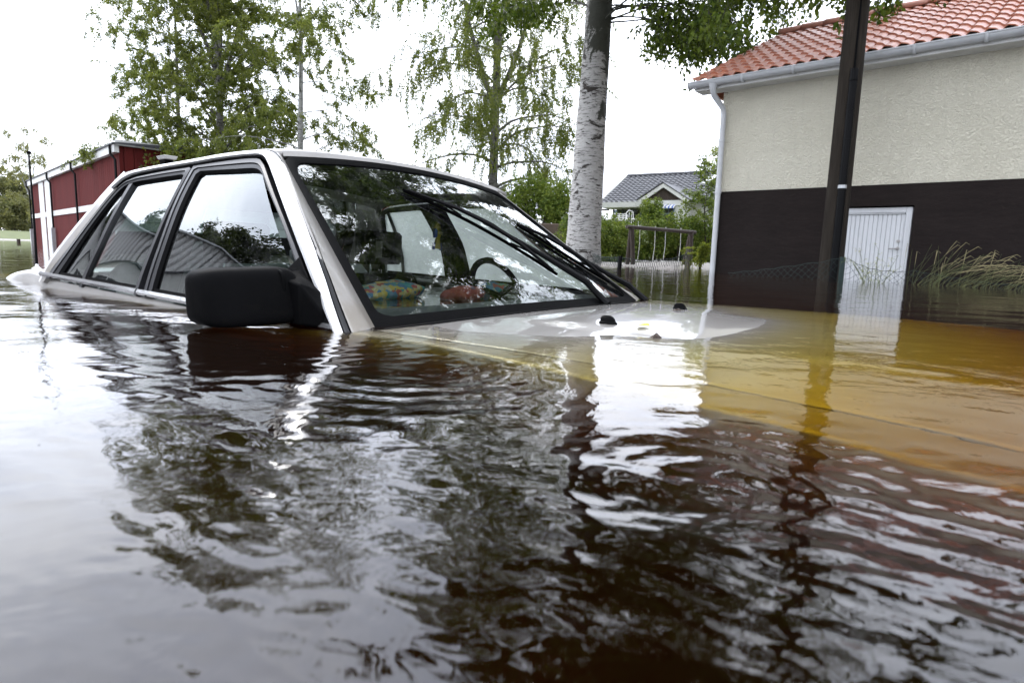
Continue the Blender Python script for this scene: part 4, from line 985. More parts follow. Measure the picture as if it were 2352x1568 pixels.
# ------------------------------------------------------------------ white garden bench and chair on the terrace
q = at(1408, 515, 19.5); tz = ground_at(q[0], q[1])
be = empty('garden_bench', (q[0] - .5, q[1], tz), radians(4), 'white lattice garden bench on the grass terrace beside the birch trunk', 'bench')
mb = MB()
for z in (.42, .5, .58): mb.box(0, 1.0, .3, .33, z * .75, z * .75 + .025)
for x in np.linspace(0, 1.0, 9): mb.box(x, x + .03, .305, .325, .2, .44)
mb.build('backrest', M['whitewood'], be)
mb = MB(); mb.box(0, 1.02, -.05, .3, .22, .25); mb.build('seat', M['whitewood'], be)
for x in (0, .98):
    for y in (-.05, .28): mb = MB(); mb.box(x, x + .04, y, y + .04, -.05, .42 if y > 0 else .3); mb.build('leg', M['whitewood'], be)
q = at(1452, 522, 19.5); tz = ground_at(q[0], q[1])
ch = empty('garden_chair', (q[0], q[1], tz), .4, 'small white wire garden chair next to the bench', 'chair')
mb = MB(); mb.tube([(-.15, .15, 0), (-.15, .15, .45), (-.05, .15, .55), (.1, .15, .5), (.15, .15, .0)], .014, 6); mb.tube([(-.05, .15, .25), (-.03, .15, .54)], .01, 5); mb.tube([(.05, .15, .25), (.06, .15, .52)], .01, 5); mb.build('backrest', M['whitewood'], ch, True)
mb = MB(); mb.lathe([(0, .24), (.17, .24), (.18, .255), (.17, .27), (0, .27)], (0, 0, 0), 14); mb.build('seat', M['whitewood'], ch, True)
for x in (-.12, .12): mb = MB(); mb.tube([(x, -.12, .25), (x * 1.2, -.15, 0)], .012, 6); mb.build('leg', M['whitewood'], ch, True)

# retaining wall of the terrace, left of the birch
qa, qb = at(1120, 540, 17.4), at(1300, 540, 17.4)
mb = MB(); mb.bbox(qa[0] - 2, qb[0] + .35, 17.1, 17.45, -.4, at(1240, 513, 17.2)[2], .02); rwl = mb.build('retaining_wall', pmat('brown_wall', (.09, .065, .045), .9, .35, 3, bump=.4, bscale=12), None); tag(rwl, 'low brown retaining wall under the bush behind the windscreen', 'wall')

# far shore at the left
po = at(43, 557, 34.)
mb = MB(); mb.tube([(po[0], po[1], -1), (po[0], po[1], at(43, 549, 34)[2] )], .085, 8); o = mb.build('water_post', M['darkwood'], None, True); tag(o, 'short dark post sticking out of the flood near the barn', 'post')
for (xa_, xb_, yt, lb) in ((8, 40, 537, 'woven twig fence on the far meadow shore, at the edge of the picture'), (50, 78, 539, 'woven twig fence on the far meadow shore, nearest to the red barn')):
    A_, B_ = at(xa_, 545, 126.), at(xb_, 545, 126.); wf = empty('twig_fence', (A_[0], A_[1], 0), math.atan2(B_[1] - A_[1], B_[0] - A_[0]), lb, 'fence', 'twig fences on the far shore')
    Lw = float(np.hypot(*(B_ - A_)[:2])); mb = MB(); zt = at(xa_, yt, 126)[2]
    for k in range(7): mb.tube([(x, .1 * sin(x * 3 + k * 2), zt * (k + .5) / 7 - .1 + .05 * sin(k + x)) for x in np.linspace(0, Lw, 12)], .06, 5)
    mb.build('weave', pmat('grey_twig', (.12, .10, .08), .9), wf)
    for x in np.linspace(0, Lw, 4): mb = MB(); mb.tube([(x, 0, -1), (x, 0, zt + .2)], .06, 6); mb.build('stake', M['darkwood'], wf)

# ------------------------------------------------------------------ things floating in the car and lying on the bonnet
def fabric(name, cols, sc_):
    m, nt, ns, ln = nodes_of(name); out = N(nt, 'ShaderNodeOutputMaterial'); b = N(nt, 'ShaderNodeBsdfPrincipled'); ln.new(b.outputs[0], out.inputs[0]); b.inputs['Roughness'].default_value = .85
    vo = N(nt, 'ShaderNodeTexVoronoi'); vo.inputs['Scale'].default_value = sc_; ln.new(coords(nt), vo.inputs['Vector']); s2 = N(nt, 'ShaderNodeSeparateColor'); ln.new(vo.outputs['Color'], s2.inputs[0])
    r = ramp(nt, s2.outputs[0], [(k / len(cols), c) for k, c in enumerate(cols)]); r.node.color_ramp.interpolation = 'CONSTANT'; ln.new(r, b.inputs['Base Color'])
    bp = N(nt, 'ShaderNodeBump'); bp.inputs['Strength'].default_value = .5; bp.inputs['Distance'].default_value = .01; ln.new(noise(nt, coords(nt), 30, 4), bp.inputs['Height']); ln.new(bp.outputs[0], b.inputs['Normal']); return m
def cushion(name, c, size, rz, mat_, label, seed):
    G = []; a1, a2, a3 = size; r = np.random.default_rng(seed); ph = r.uniform(0, 6, 6)
    for i in range(17):
        f = -pi / 2 + pi * i / 16; row = []
        for k in range(33):
            t = 2 * pi * k / 32; e = (abs(cos(t)) ** 4 + abs(sin(t)) ** 4) ** -.25; rr = cos(f) ** .6 * e * .85 if cos(f) > 0 else 0
            zz = sin(f) * (1 - .35 * min(1, rr) ** 3) + .12 * sin(5 * cos(t) * rr + ph[0]) * sin(4 * sin(t) * rr + ph[1]) + .06 * sin(11 * cos(t) * rr + ph[2] + 6 * sin(t) * rr)
            row.append((a1 * rr * cos(t), a2 * rr * sin(t), a3 * zz))
        G.append(row)
    mb = MB(); mb.sheet(G); o = mb.build(name, mat_, None, True, angle=180); o.location = car2w(*c); o.rotation_euler = (radians(4), radians(-3), rz - CAZ)
    return tag(o, label, 'cushion', 'wet cushions floating inside the car')
MUL = [(.42, .30, .06), (.06, .14, .22), (.38, .34, .22), (.05, .20, .20), (.30, .06, .05), (.40, .33, .12), (.09, .17, .25)]
cushion('cushion', (-.66, -.06, .006), (.11, .19, .040), radians(90) * 0, fabric('yellow_blue_print', MUL, 55), 'yellow and blue patterned cushion floating behind the dashboard', 1)
cushion('cushion', (-.44, .13, .008), (.07, .11, .034), .1, fabric('red_print', [(.28, .05, .035), (.22, .04, .03), (.12, .06, .09), (.30, .08, .05), (.26, .045, .03)], 40), 'small red patterned cushion floating behind the windscreen', 2)
cushion('cushion', (-.52, .36, .010), (.09, .14, .034), -.1, fabric('green_red_print', MUL[1:] + [(.12, .2, .1)], 50), 'blue green patterned cushion floating nearest to the steering wheel', 3)
# yellow and blue hanging tag on the far pillar
ta = bpy.data.objects.new('hanging_tag', None); col.objects.link(ta); ta.matrix_world = Matrix(((cFw[0], cW[0], cUp[0], 0), (cFw[1], cW[1], cUp[1], 0), (cFw[2], cW[2], cUp[2], 0), (0, 0, 0, 1))); ta.location = car2w(-1.02, .60, .215)
tag(ta, 'yellow and blue cut-out air freshener hanging before the far door pillar', 'air freshener')
def plate(pts, nm, c): mb = MB(); mb.prism([(.0 - .35 * y_, y_, z_) for y_, z_ in pts], (.008, .003, 0)); mb.build(nm, pmat(nm + '_card', c, .6), ta)
plate([(-.035, -.045), (.03, -.05), (.018, .0), (.03, .022), (.045, .018), (.05, .03), (.02, .04), (-.01, .038), (-.015, .005)], 'yellow_body', (.62, .50, .03))
plate([(-.05, .03), (-.04, .004), (-.012, .008), (-.008, .036), (-.03, .05)], 'blue_sleeve', (.02, .07, .35)); plate([(-.04, .052), (-.01, .04), (.035, .044), (.02, .07), (-.015, .08)], 'yellow_cap', (.55, .45, .03)); plate([(-.05, -.052), (-.036, -.052), (-.03, -.02), (-.045, -.02)], 'blue_base', (.02, .06, .28)); plate([(.031, -.055), (.046, -.055), (.043, -.02), (.024, -.02)], 'blue_base', (.02, .06, .28))

def on_bonnet(name, x, y, pts, mat_, label, cat, h=.003, rz=0):
    mb = MB(); c_, s_ = cos(rz), sin(rz); P = [(p[0] * c_ - p[1] * s_, p[0] * s_ + p[1] * c_, p[2]) for p in pts]
    mb.hull(P) if len(P) > 5 and any(p[2] > .004 for p in P) else mb.prism(P, (0, 0, .0012)); o = mb.build(name, mat_, None)
    o.location = car2w(x, y, zhood(x, y) + h); return tag(o, label, cat)
lf_ = [(.030, 0, .004), (.018, .010, .001), (0, .013, .0), (-.018, .009, .002), (-.032, 0, .006), (-.018, -.009, .002), (0, -.013, 0), (.018, -.010, .001)]
on_bonnet('leaf', .455, -.25, [(a, b_, c_ * .5) for a, b_, c_ in lf_], pmat('yellow_leaf', (.50, .42, .03), .5, .3, 60), 'yellow birch leaf lying on the wet bonnet between the nozzle and a dark scrap', 'leaf', .004, 1.0)
on_bonnet('bark_scrap', .535, -.362, [(.014, 0, 0), (-.012, .008, 0), (-.010, -.008, 0), (.002, .003, .012), (-.004, -.005, .008), (.006, .008, .002)], M['darkwood'], 'dark curled scrap of bark on the wet bonnet, nearer than the yellow leaf', 'bark', .002)
on_bonnet('bark_scrap', .362, .215, [(.016, 0, 0), (-.018, .008, 0), (-.010, -.008, 0), (.004, .003, .007), (-.004, -.005, .006), (.010, .008, .002)], M['darkwood'], 'dark scrap of bark on the far side of the wet bonnet behind the far nozzle', 'bark', .002)

# ------------------------------------------------------------------ what the car windows mirror: sheds and a house to the left of the camera
m, nt, ns, ln = nodes_of('corrugated_sheet'); out = N(nt, 'ShaderNodeOutputMaterial'); b = N(nt, 'ShaderNodeBsdfPrincipled'); ln.new(b.outputs[0], out.inputs[0]); b.inputs['Roughness'].default_value = .5; b.inputs['Base Color'].default_value = (.56, .55, .55, 1)
M['corr'] = m
def shed(label, x, y, rz, L, D, hz, rise):
    s_ = empty('corrugated_shed', (x, y, 0), rz, label, 'shed', 'corrugated sheds left of the camera')
    def face(P0, P1, top0, top1):
        n = int(np.linalg.norm(np.array(P1) - np.array(P0)) / .05); P0, P1 = np.array(P0, float), np.array(P1, float); nrm = np.array([-(P1 - P0)[1], (P1 - P0)[0]]) / np.linalg.norm(P1 - P0)
        G = []
        for i in range(n + 1):
            u = i / n; p = P0 + (P1 - P0) * u + nrm * (.14 if i % 6 in (4, 5) else 0); t = top0 + (top1 - top0) * u; G.append([(p[0], p[1], -1), (p[0], p[1], t)])
        return G
    mb = MB(); mb.sheet(face((0, 0), (L / 2, 0), hz, hz + rise)); mb.sheet(face((L / 2, 0), (L, 0), hz + rise, hz)); mb.sheet(face((L, 0), (L, D), hz, hz)); mb.sheet(face((0, D), (0, 0), hz, hz)); mb.sheet(face((L, D), (0, D), hz, hz)); mb.build('wall', M['corr'], s_)
    mb = MB()
    for a_, b2 in ((-.2, L / 2), (L + .2, L / 2)): mb.sheet([[(a_, -.25, hz - .05), (b2, -.25, hz + rise + .06)], [(a_, D, hz - .05), (b2, D, hz + rise + .06)]])
    mb.build('roof', M['metalgrey'], s_, solid=.08)
shed('grey corrugated metal shed with low gable, left of the camera', -15.8, .3, radians(71), 9.6, 8., 4.3, 1.0)
wh = empty('white_house', (-10.6, 2.3, 0), radians(71), 'small white house with dark cross-bar windows, left of the camera', 'house')
mb = MB(); mb.box(0, 3.2, 0, 3, -1, 1.55); mb.prism([(0, 0, 1.55), (3.2, 0, 1.55), (1.6, 0, 2.35)], (0, 3, 0)); mb.build('wall', M['whitewood'], wh)
mb = MB()
for a_, b2 in (((-.2, 1.45), (1.6, 2.45)), ((3.4, 1.45), (1.6, 2.45))): mb.sheet([[(a_[0], -.15, a_[1]), (b2[0], -.15, b2[1])], [(a_[0], 3.1, a_[1]), (b2[0], 3.1, b2[1])]])
mb.build('roof', M['tiledark'], wh, solid=.06)
for x in (.5, 1.9):
    mb = MB(); mb.box(x, x + .8, -.03, .02, .5, 1.35); wn_ = mb.build('window', pmat('dark_window', (.02, .022, .025), .1), wh)
    mb = MB(); mb.box(x + .38, x + .42, -.05, -.032, .5, 1.35); mb.box(x, x + .38, -.05, -.032, .9, .94); mb.box(x + .42, x + .8, -.05, -.032, .9, .94); mb.build('glazing_bar', M['whitewood'], wn_)


# ------------------------------------------------------------------ trees
M['leaf_birch'] = leafmat('birch_leaf', (.060, .085, .020), (.165, .185, .052), 1.1, .45)
M['leaf_near'] = leafmat('near_birch_leaf', (.030, .052, .009), (.098, .135, .023), 2.5, .4)
M['leaf_hedge'] = leafmat('hedge_leaf', (.052, .09, .016), (.17, .21, .042), 1.6, .3)
M['leaf_dark'] = leafmat('dark_leaf', (.022, .034, .012), (.06, .075, .022), .35, .25)
M['leaf_pale'] = leafmat('pale_leaf', (.10, .105, .045), (.20, .20, .10), .25, .4)
M['leaf_wood'] = leafmat('woodland_leaf', (.065, .075, .035), (.15, .145, .06), .12, .3)
M['bark_near'] = barkmat('near_birch_bark', pale=(.43, .42, .40), mossz=(1.8, 4.8), amount=.475, side=.42)
M['bark_birch'] = barkmat('birch_bark', pale=(.17, .165, .15), mossz=(2., 30.), thick=.8, amount=.42)
M['bark_light'] = barkmat('pale_birch_bark', pale=(.34, .34, .32), mossz=(14., 40.), thick=.8, amount=.52)
M['twig'] = pmat('twig_bark', (.035, .027, .02), .85, .3, 12)


def unit(v): return v / (np.linalg.norm(v) + 1e-9)


def leaf_cloud(P, size, r, droop=.5, aspect=1.7):
    """one pointed leaf blade (kite of four corners, slightly folded) at every point"""
    n = len(P); d = r.normal(0, 1, (n, 3)); d[:, 2] -= droop * 1.6; d /= np.linalg.norm(d, axis=1)[:, None]
    a = r.normal(0, 1, (n, 3)); a -= (a * d).sum(1)[:, None] * d; a /= np.linalg.norm(a, axis=1)[:, None]
    s = (size * r.uniform(.65, 1.3, n))[:, None]; c = np.cross(d, a)
    V = np.stack([P, P + d * s * .42 + a * s * .5 / aspect + c * s * .08, P + d * s, P + d * s * .42 - a * s * .5 / aspect + c * s * .08], 1).reshape(-1, 3)
    return V, np.arange(4 * n).reshape(-1, 4)


def make_tree(name, label, base, H, r0, radius, z0, nprim, leaves, size, bark, leaf, seed, cat='tree', group=None, droop=.5, lean=(0, 0), up=.75, fork=None, nsec=7, ntw=4, prof=None, extra=(), twl=.5, limb=.34, skip=None, trunk_sides=14, bend=1., under=None):
    r = np.random.default_rng(seed); root = empty(name, tuple(base), 0, label, cat, group)
    tr = MB(); lf = []
    b_ = np.array(base, float)
    def cut(P, off):
        """end a twig where it would hang below the underside of the canopy"""
        if under is None: return P
        for k, q in enumerate(P):
            w_ = q + b_
            if w_[2] < under(w_) + off: return P[:k]
        return P
    def path(p, d, L, n, dz, wig):
        P = [np.array(p)]; d = unit(np.array(d, float))
        for k in range(n):
            d = unit(d + np.array([0, 0, dz]) + r.normal(0, wig, 3)); P.append(P[-1] + d * L / n)
        return P
    # trunk, maybe forked
    zs = np.linspace(0, 1, 14); wx, wy = r.uniform(0, 6, 2)
    tp = [np.array([lean[0] * t * H + bend * .06 * sin(t * 7 + wx) * t * 2, lean[1] * t * H + bend * .06 * sin(t * 6 + wy) * t * 2, t * H]) for t in zs]
    rad_ = lambda t: r0 * ((1 - t) ** .85 * .93 + .05 + .16 * exp(-t * H / .5))
    if trunk_sides >= 30:      # close to the viewer: uneven girth, swellings and branch scars
        zz_ = np.linspace(0, 1, 150) ** 1.6; G = []
        for t in np.r_[-.05, zz_]:
            c_ = np.array([np.interp(max(t, 0), zs, [q[k] for q in tp]) for k in range(2)]); row = []
            for a in np.linspace(0, 2 * pi, trunk_sides, endpoint=False):
                z_ = t * H; k_ = 1 + .02 * sin(2 * a + z_ * 1.3) + .012 * sin(3 * a - z_ * 2.9 + 1) + .007 * sin(z_ * 7 + 2 * sin(a)) + .006 * sin(5 * a + z_ * 11)
                for (sa, sz, sw) in ((3.9, 2.15, .5), (4.9, 1.35, .4), (5.4, 2.9, .5), (4.3, 3.4, .5)): k_ += .05 * exp(-((a - sa) / .35) ** 2 - ((z_ - sz) / .10) ** 2)
                row.append((c_[0] + rad_(max(t, 0)) * k_ * cos(a), c_[1] + rad_(max(t, 0)) * k_ * sin(a), z_))
            G.append(row + [row[0]])
        tr.sheet(G)
    else: tr.tube([tp[0] - np.array([0, 0, 1.2])] + tp, [rad_(0)] + [rad_(t) for t in zs], trunk_sides)
    stems = [(tp, rad_)]
    if fork:
        for zf, dvx, dvy in fork:
            t0 = zf / H; p0 = np.array([np.interp(t0, zs, [q[k] for q in tp]) for k in range(3)]); P = path(p0, (dvx, dvy, 1), (H - zf) * .92, 9, .06, .05); rr = rad_(t0) * .72
            tr.tube(P, [rr * (1 - .9 * k / 9) for k in range(10)], 9); stems.append((P, None))
    def at_stem(si, z):
        P = stems[si][0]; zz = [q[2] for q in P]; return np.array([np.interp(z, zz, [q[k] for q in P]) for k in range(3)])
    prim = []
    for k in range(nprim):
        t = (k + r.uniform(.2, .8)) / nprim; z = z0 + (H * .97 - z0) * t
        si = int(r.integers(0, len(stems))) if len(stems) > 1 and z > min(f[0] for f in fork) + .4 else 0
        a = k * 2.399 + r.normal(0, .3)
        pr = prof(t) if prof else (1 - t) ** .6 * (.55 + .45 * min(1, t / .25)); L = radius * pr * r.uniform(.8, 1.15)
        if skip and skip(a, z): continue
        prim.append((at_stem(si, z), a, L, up * (1 - .3 * t) + t * .35, rad_(z / H) * limb, 1.))
    for e_ in extra: prim.append((at_stem(0, e_[0]), e_[1], e_[2], e_[3], e_[4], e_[5] if len(e_) > 5 else 1.))
    tot = sum(L * w_ for _, _, L, _, _, w_ in prim)
    for p, a, L, u_, rr, wt in prim:
        rr = max(min(rr, .03 + .02 * L), .012); n = 9
        P = path(p, (cos(a), sin(a), u_), L * 1.15, n, -.10 * droop - .03, .09); P = cut(P, -.1)
        if len(P) < 4: continue
        n = len(P) - 1; tr.tube(P, [rr * (1 - .86 * k / n) for k in range(n + 1)], 6, False)
        pts = []
        for q in range(nsec):
            s_ = .22 + .78 * (q + r.uniform(.1, .9)) / nsec; i_ = min(int(s_ * n), n - 1); f_ = s_ * n - i_
            p1 = P[i_] * (1 - f_) + P[i_ + 1] * f_; d1 = unit(P[i_ + 1] - P[i_]); sd = unit(np.cross(d1, [0, 0, 1])) * (1 if q % 2 else -1)
            L2 = L * (.42 - .18 * s_) * r.uniform(.7, 1.3) + .12; d2 = unit(d1 * r.uniform(.4, 1) + sd * r.uniform(.5, 1) + np.array([0, 0, r.normal(.15, .3)]))
            off = r.normal(-.05, .26) - (.6 if r.uniform() < .05 else 0); Q = cut(path(p1, d2, L2, 6, -.12 * droop, .14), off)
            if len(Q) < 3: continue
            r2_ = max(rr * .32 * (1 - .6 * s_), .006); tr.tube(Q, [r2_ * (1 - .75 * k / 6) for k in range(len(Q))], 4, False)
            pts.append((Q, 1.)); 
            for w_ in range(ntw):
                k3 = r.integers(1, len(Q)); L3 = twl * r.uniform(.5, 1.3) * (.5 + .5 * min(1, L / 2)); d3 = unit(r.normal(0, .8, 3) + d2 * .6 - np.array([0, 0, droop * 1.4]))
                T = cut(path(Q[k3], d3, L3, 5, -.30 * droop, .10), off)
                if len(T) < 2: continue
                tr.tube(T, [.0045, .004, .0035, .003, .0025, .002][:len(T)], 3, False); pts.append((T, 1.3 * (len(T) - 1) / 5))
        if not pts: continue
        wsum = sum(w_ for _, w_ in pts); nl = leaves * L * wt / tot
        for Q, w_ in pts:
            m_ = r.poisson(nl * w_ / wsum); 
            if not m_: continue
            Q = np.array(Q); s_ = r.uniform(.15, 1, m_) ** .8 * (len(Q) - 1); i_ = np.minimum(s_.astype(int), len(Q) - 2); f_ = (s_ - i_)[:, None]
            lf.append(Q[i_] * (1 - f_) + Q[i_ + 1] * f_ + r.normal(0, size * .55, (m_, 3)))
    tr.build('trunk', bark, root, True, angle=180)
    V, F = leaf_cloud(np.vstack(lf), size, r, droop); mesh_np('crown', V, F, leaf, root)
    return root


def make_bush(name, label, base, rx, ry, h, n, size, leaf, seed, cat='bush', group=None, lumps=14, stems=7, base_z=.0):
    r = np.random.default_rng(seed); root = empty(name, tuple(base), 0, label, cat, group); P = []; tr = MB()
    C_ = [(r.uniform(-.75, .75) * rx, r.uniform(-.75, .75) * ry, h * r.uniform(.25, .8), r.uniform(.24, .42)) for _ in range(lumps)]
    w_ = np.array([c[3] ** 2 for c in C_]); w_ /= w_.sum()
    for (x, y, z, q), k in zip(C_, r.multinomial(n, w_)):
        d = r.normal(0, 1, (k, 3)); d /= np.linalg.norm(d, axis=1)[:, None]; d *= (r.uniform(.45, 1.05, k) * (1 + .25 * np.sin(d[:, 0] * 6 + x * 9) * np.sin(d[:, 2] * 7 + y * 5)))[:, None]
        pp = np.array([x, y, z]) + d * np.array([q * rx, q * ry, q * h * 1.05]); pp[:, 2] = np.maximum(pp[:, 2], base_z + .02); P.append(pp)
    for k in range(stems):
        x, y, z, q = C_[k % lumps]; tr.tube([(x * .2, y * .2, -.3), (x * .5, y * .5, z * .5), (x, y, z)], [.03 * h, .02 * h, .008 * h], 5)
    for k in range(40):          # sprigs that break the outline
        x, y, z, q = C_[r.integers(0, lumps)]; d = unit(r.normal(0, 1, 3) + np.array([0, 0, .8])); p0 = np.array([x, y, z]) + d * np.array([q * rx, q * ry, q * h]) * .8; p1 = p0 + d * h * .22 * r.uniform(.4, 1.2); tr.tube([p0, p1], [.006 * h, .002 * h], 3)
        P.append(p0 + (p1 - p0) * r.uniform(.1, 1, (10, 1)) + r.normal(0, size * .6, (10, 3)))
    tr.build('stem', M['twig'], root, True); V, F = leaf_cloud(np.vstack(P), size, r, .1); mesh_np('foliage', V, F, leaf, root)
    return root


# the big birch between the car and the house; its limbs reach over the car and out to the right
B0 = at(1337, 606, 12.3)
d2r = radians
def canopy_under(w):
    """underside of the birch canopy; over the house it stays clear of the roof"""
    al = (w[0] - 2.769) * cos(HR) + (w[1] - 8.678) * sin(HR); dp = -(w[0] - 2.769) * sin(HR) + (w[1] - 8.678) * cos(HR)
    u_ = (.40 + .285 * w[1]) if w[0] > 1.2 else .85 + .30 * w[1]
    if al > -.7 and dp > -.7: u_ = max(u_, 3.0 + .44 * max(dp, 0))
    return u_


ext = [(4.7, d2r(-18), 3.6, .40, .02), (4.5, d2r(-2), 3.2, .40, .02), (5.6, d2r(-48), 5.6, .5, .022), (4.7, d2r(-150), 2.2, .50, .018), (4.8, d2r(172), 2.4, .5, .02), (5.0, d2r(200), 2.6, .5, .02), (5.9, d2r(-15), 4.6, .5, .02), (4.5, d2r(-65), 5.2, .24, .02), (4.8, d2r(-58), 5.7, .22, .02), (5.0, d2r(-68), 5.0, .24, .02), (5.3, d2r(-56), 5.8, .25, .02), (5.1, d2r(-34), 3.8, .25, .02), (4.9, d2r(-12), 2.8, .3, .018), (4.7, d2r(-20), 2.8, .2, .018), (4.5, d2r(6), 2.2, .2, .018), (4.6, d2r(-30), 2.4, .2, .018), (4.8, d2r(-8), 2.3, .2, .018), (5.0, d2r(-38), 3.4, .25, .018), (5.6, d2r(-80), 3.4, .35, .018)]
ext = [e_ + (.27,) for e_ in ext]
ext += [(6.2 + .33 * k, d2r(-88 + 34 * sin(k * 2.3)), 6.2 + 1.5 * cos(k * 1.7), .35 + .1 * sin(k), .05) for k in range(15)] + [(7.7 + .25 * k, d2r(-92 + 20 * sin(k * 1.9)), 5.2 + 1.8 * sin(k * 2.7), .42, .05) for k in range(14)]
make_tree('birch_tree', 'thick white birch with peeling black-marked bark between the car and the plastered house', (B0[0], B0[1], -.02), 15.5, .335, 4.6, 5.6, 30, 310000, .088, M['bark_near'], M['leaf_near'], 21, droop=.8, up=.6, lean=(.018, -.012), extra=ext, twl=.62, nsec=9, ntw=5, limb=.22, trunk_sides=40, bend=.35, skip=lambda a, z: z < 8 and cos(a) < -.35, under=canopy_under)

# group behind the car on the left
def stand(px, Y): q = at(px, 560, Y); return (q[0], q[1], -.5)
pf = lambda t: (.62 + .38 * sin(pi * min(1, t * 1.25 + .2))) * (1 - t ** 4) ** .5
make_tree('birch_tree', 'broad dark-trunked birch with several stems, tallest in the stand behind the car roof', stand(513, 30), 18, .24, 3.8, 2.1, 60, 175000, .09, M['bark_birch'], M['leaf_birch'], 5, droop=.35, up=.8, fork=[(7.2, .26, .1), (8.3, -.28, -.1), (7.8, .10, -.3), (9.0, -.12, .2)], prof=pf, group='birches behind the car', nsec=8, ntw=4, twl=.7)
make_tree('birch_tree', 'slim pale-spotted birch half hidden left of the broad dark-trunked one', stand(428, 34), 17, .16, 4.1, 2.1, 42, 105000, .09, M['bark_birch'], M['leaf_birch'], 6, droop=.5, up=.6, prof=lambda t: .95 - .35 * t, group='birches behind the car', twl=.8, lean=(-.012, 0))
make_tree('birch_tree', 'thin open birch with a pale grey trunk rising above the windscreen corner', stand(693, 27), 16, .165, 3.3, 3.0, 32, 82000, .085, M['bark_light'], M['leaf_birch'], 7, droop=.55, up=.55, fork=[(9.4, -.12, .1)], prof=lambda t: .8 + .35 * sin(pi * t), group='birches behind the car', twl=.7, lean=(.004, 0), limb=.3)
make_tree('birch_tree', 'weeping two-stemmed birch standing alone over the middle of the car roof', stand(1128, 26), 16, .245, 3.4, 1.9, 52, 170000, .08, M['bark_birch'], M['leaf_birch'], 9, droop=.95, up=.75, fork=[(5.4, .14, -.05), (6.2, -.22, .1), (6.8, .45, .1)], prof=lambda t: .62 + .55 * sin(pi * min(1, t * .9 + .1)), group='birches behind the car', nsec=7, ntw=6, twl=1.15, extra=[(2.35, .05, 2.9, .25, .07), (2.0, .2, 1.9, .12, .07), (3.1, pi + .2, 2.8, .3, .06)])
# undergrowth that closes the foot of the group
for px, Y, rx, h, lb, sd in ((352, 31, 1.2, 4.0, 'light green leafy shrub beside the red barn gable', 1), (440, 29, 2.4, 5.4, 'dense green shrub under the slim birch left of the broad trunk', 2), (590, 29.5, 2.4, 5.2, 'dense green shrub under the broad birch, towards the pale trunk', 3)):
    q = stand(px, Y); make_bush('shrub', lb, q, rx, 1.8, h, 12000 if rx > 2 else 5000, .15, M['leaf_birch'], 40 + sd, 'shrub', 'shrubs under the birches', 18)
# between car and near birch: bush on the terrace, hedge, round shrubs
q = at(1232, 520, 21.5); make_bush('bush', 'large green bush on the terrace between the windscreen edge and the birch trunk', (q[0], q[1], .95), 1.35, 1.1, 1.75, 15000, .085, M['leaf_hedge'], 51, lumps=18)
qh = at(1510, 560, 15.7)
r_ = np.random.default_rng(8); root = empty('hedge', (qh[0], qh[1], .05), radians(12), 'thick green hedge running behind the swing set', 'hedge')
P = []; tr = MB()
for k in range(95):
    x = r_.uniform(-2.3, 1.9); y = r_.uniform(-.1, .7); z = r_.uniform(.05, .96) + .10 * sin(x * 2.3) + .05 * x; q = r_.uniform(.2, .36); n_ = 560
    d = r_.normal(0, 1, (n_, 3)); d /= np.linalg.norm(d, axis=1)[:, None]; P.append(np.array([x, y, z]) + d * q * r_.uniform(.55, 1.15, (n_, 1)) * np.array([1.1, 1, .9]))
    tr.tube([(x, y + .1, -.2), (x * .99, y, z)], [.025, .008], 5)
    e = np.array([x + r_.normal(0, .2), y, z + q * .8]); f = e + np.array([r_.normal(0, .12), 0, r_.uniform(.12, .36)]); tr.tube([e, f], [.006, .002], 3); P.append(e + (f - e) * r_.uniform(.1, 1, (26, 1)) + r_.normal(0, .03, (26, 3)))
tr.build('stem', M['twig'], root, True); P = np.vstack(P); P[:, 2] = np.maximum(P[:, 2], .02); V, F = leaf_cloud(P, .062, r_, .1); mesh_np('foliage', V, F, M['leaf_hedge'], root)
q = at(1500, 500, 23.); make_bush('bush', 'rounded brownish green bush before the gabled porch of the neighbour house', (q[0], q[1], 1.0), .62, .55, 1.25, 7000, .065, M['leaf_hedge'], 52)
q = at(1405, 500, 24.); make_bush('bush', 'low bright green bush behind the white garden bench', (q[0], q[1], 1.0), .65, .5, .72, 4500, .07, leafmat('bright_leaf', (.10, .14, .02), (.22, .26, .05), 2, .35), 53)
q = at(1618, 560, 16.); make_tree('young_tree', 'slender light green young tree at the corner of the plastered house', (q[0], q[1], .1), 2.55, .03, .62, .7, 18, 3600, .062, M['twig'], M['leaf_hedge'], 54, droop=.2, up=.8, nsec=5, ntw=3, twl=.22, prof=lambda t: .8 - .3 * t)
q = at(1640, 500, 40); make_tree('birch_tree', 'distant small birch peeping above the neighbour roof at the house corner', (q[0], q[1], 1.0), 6.8, .07, 1.4, 2., 16, 3000, .14, M['bark_light'], M['leaf_birch'], 55, droop=.3, nsec=5, ntw=3)
q = at(1606, 600, 13.2); make_bush('bush', 'small yellow green sapling leaves beside the brown house corner', (q[0], q[1], .02), .16, .12, .42, 420, .05, leafmat('yellow_green_leaf', (.09, .12, .02), (.19, .21, .04), 3, .4), 56, lumps=5, stems=4)
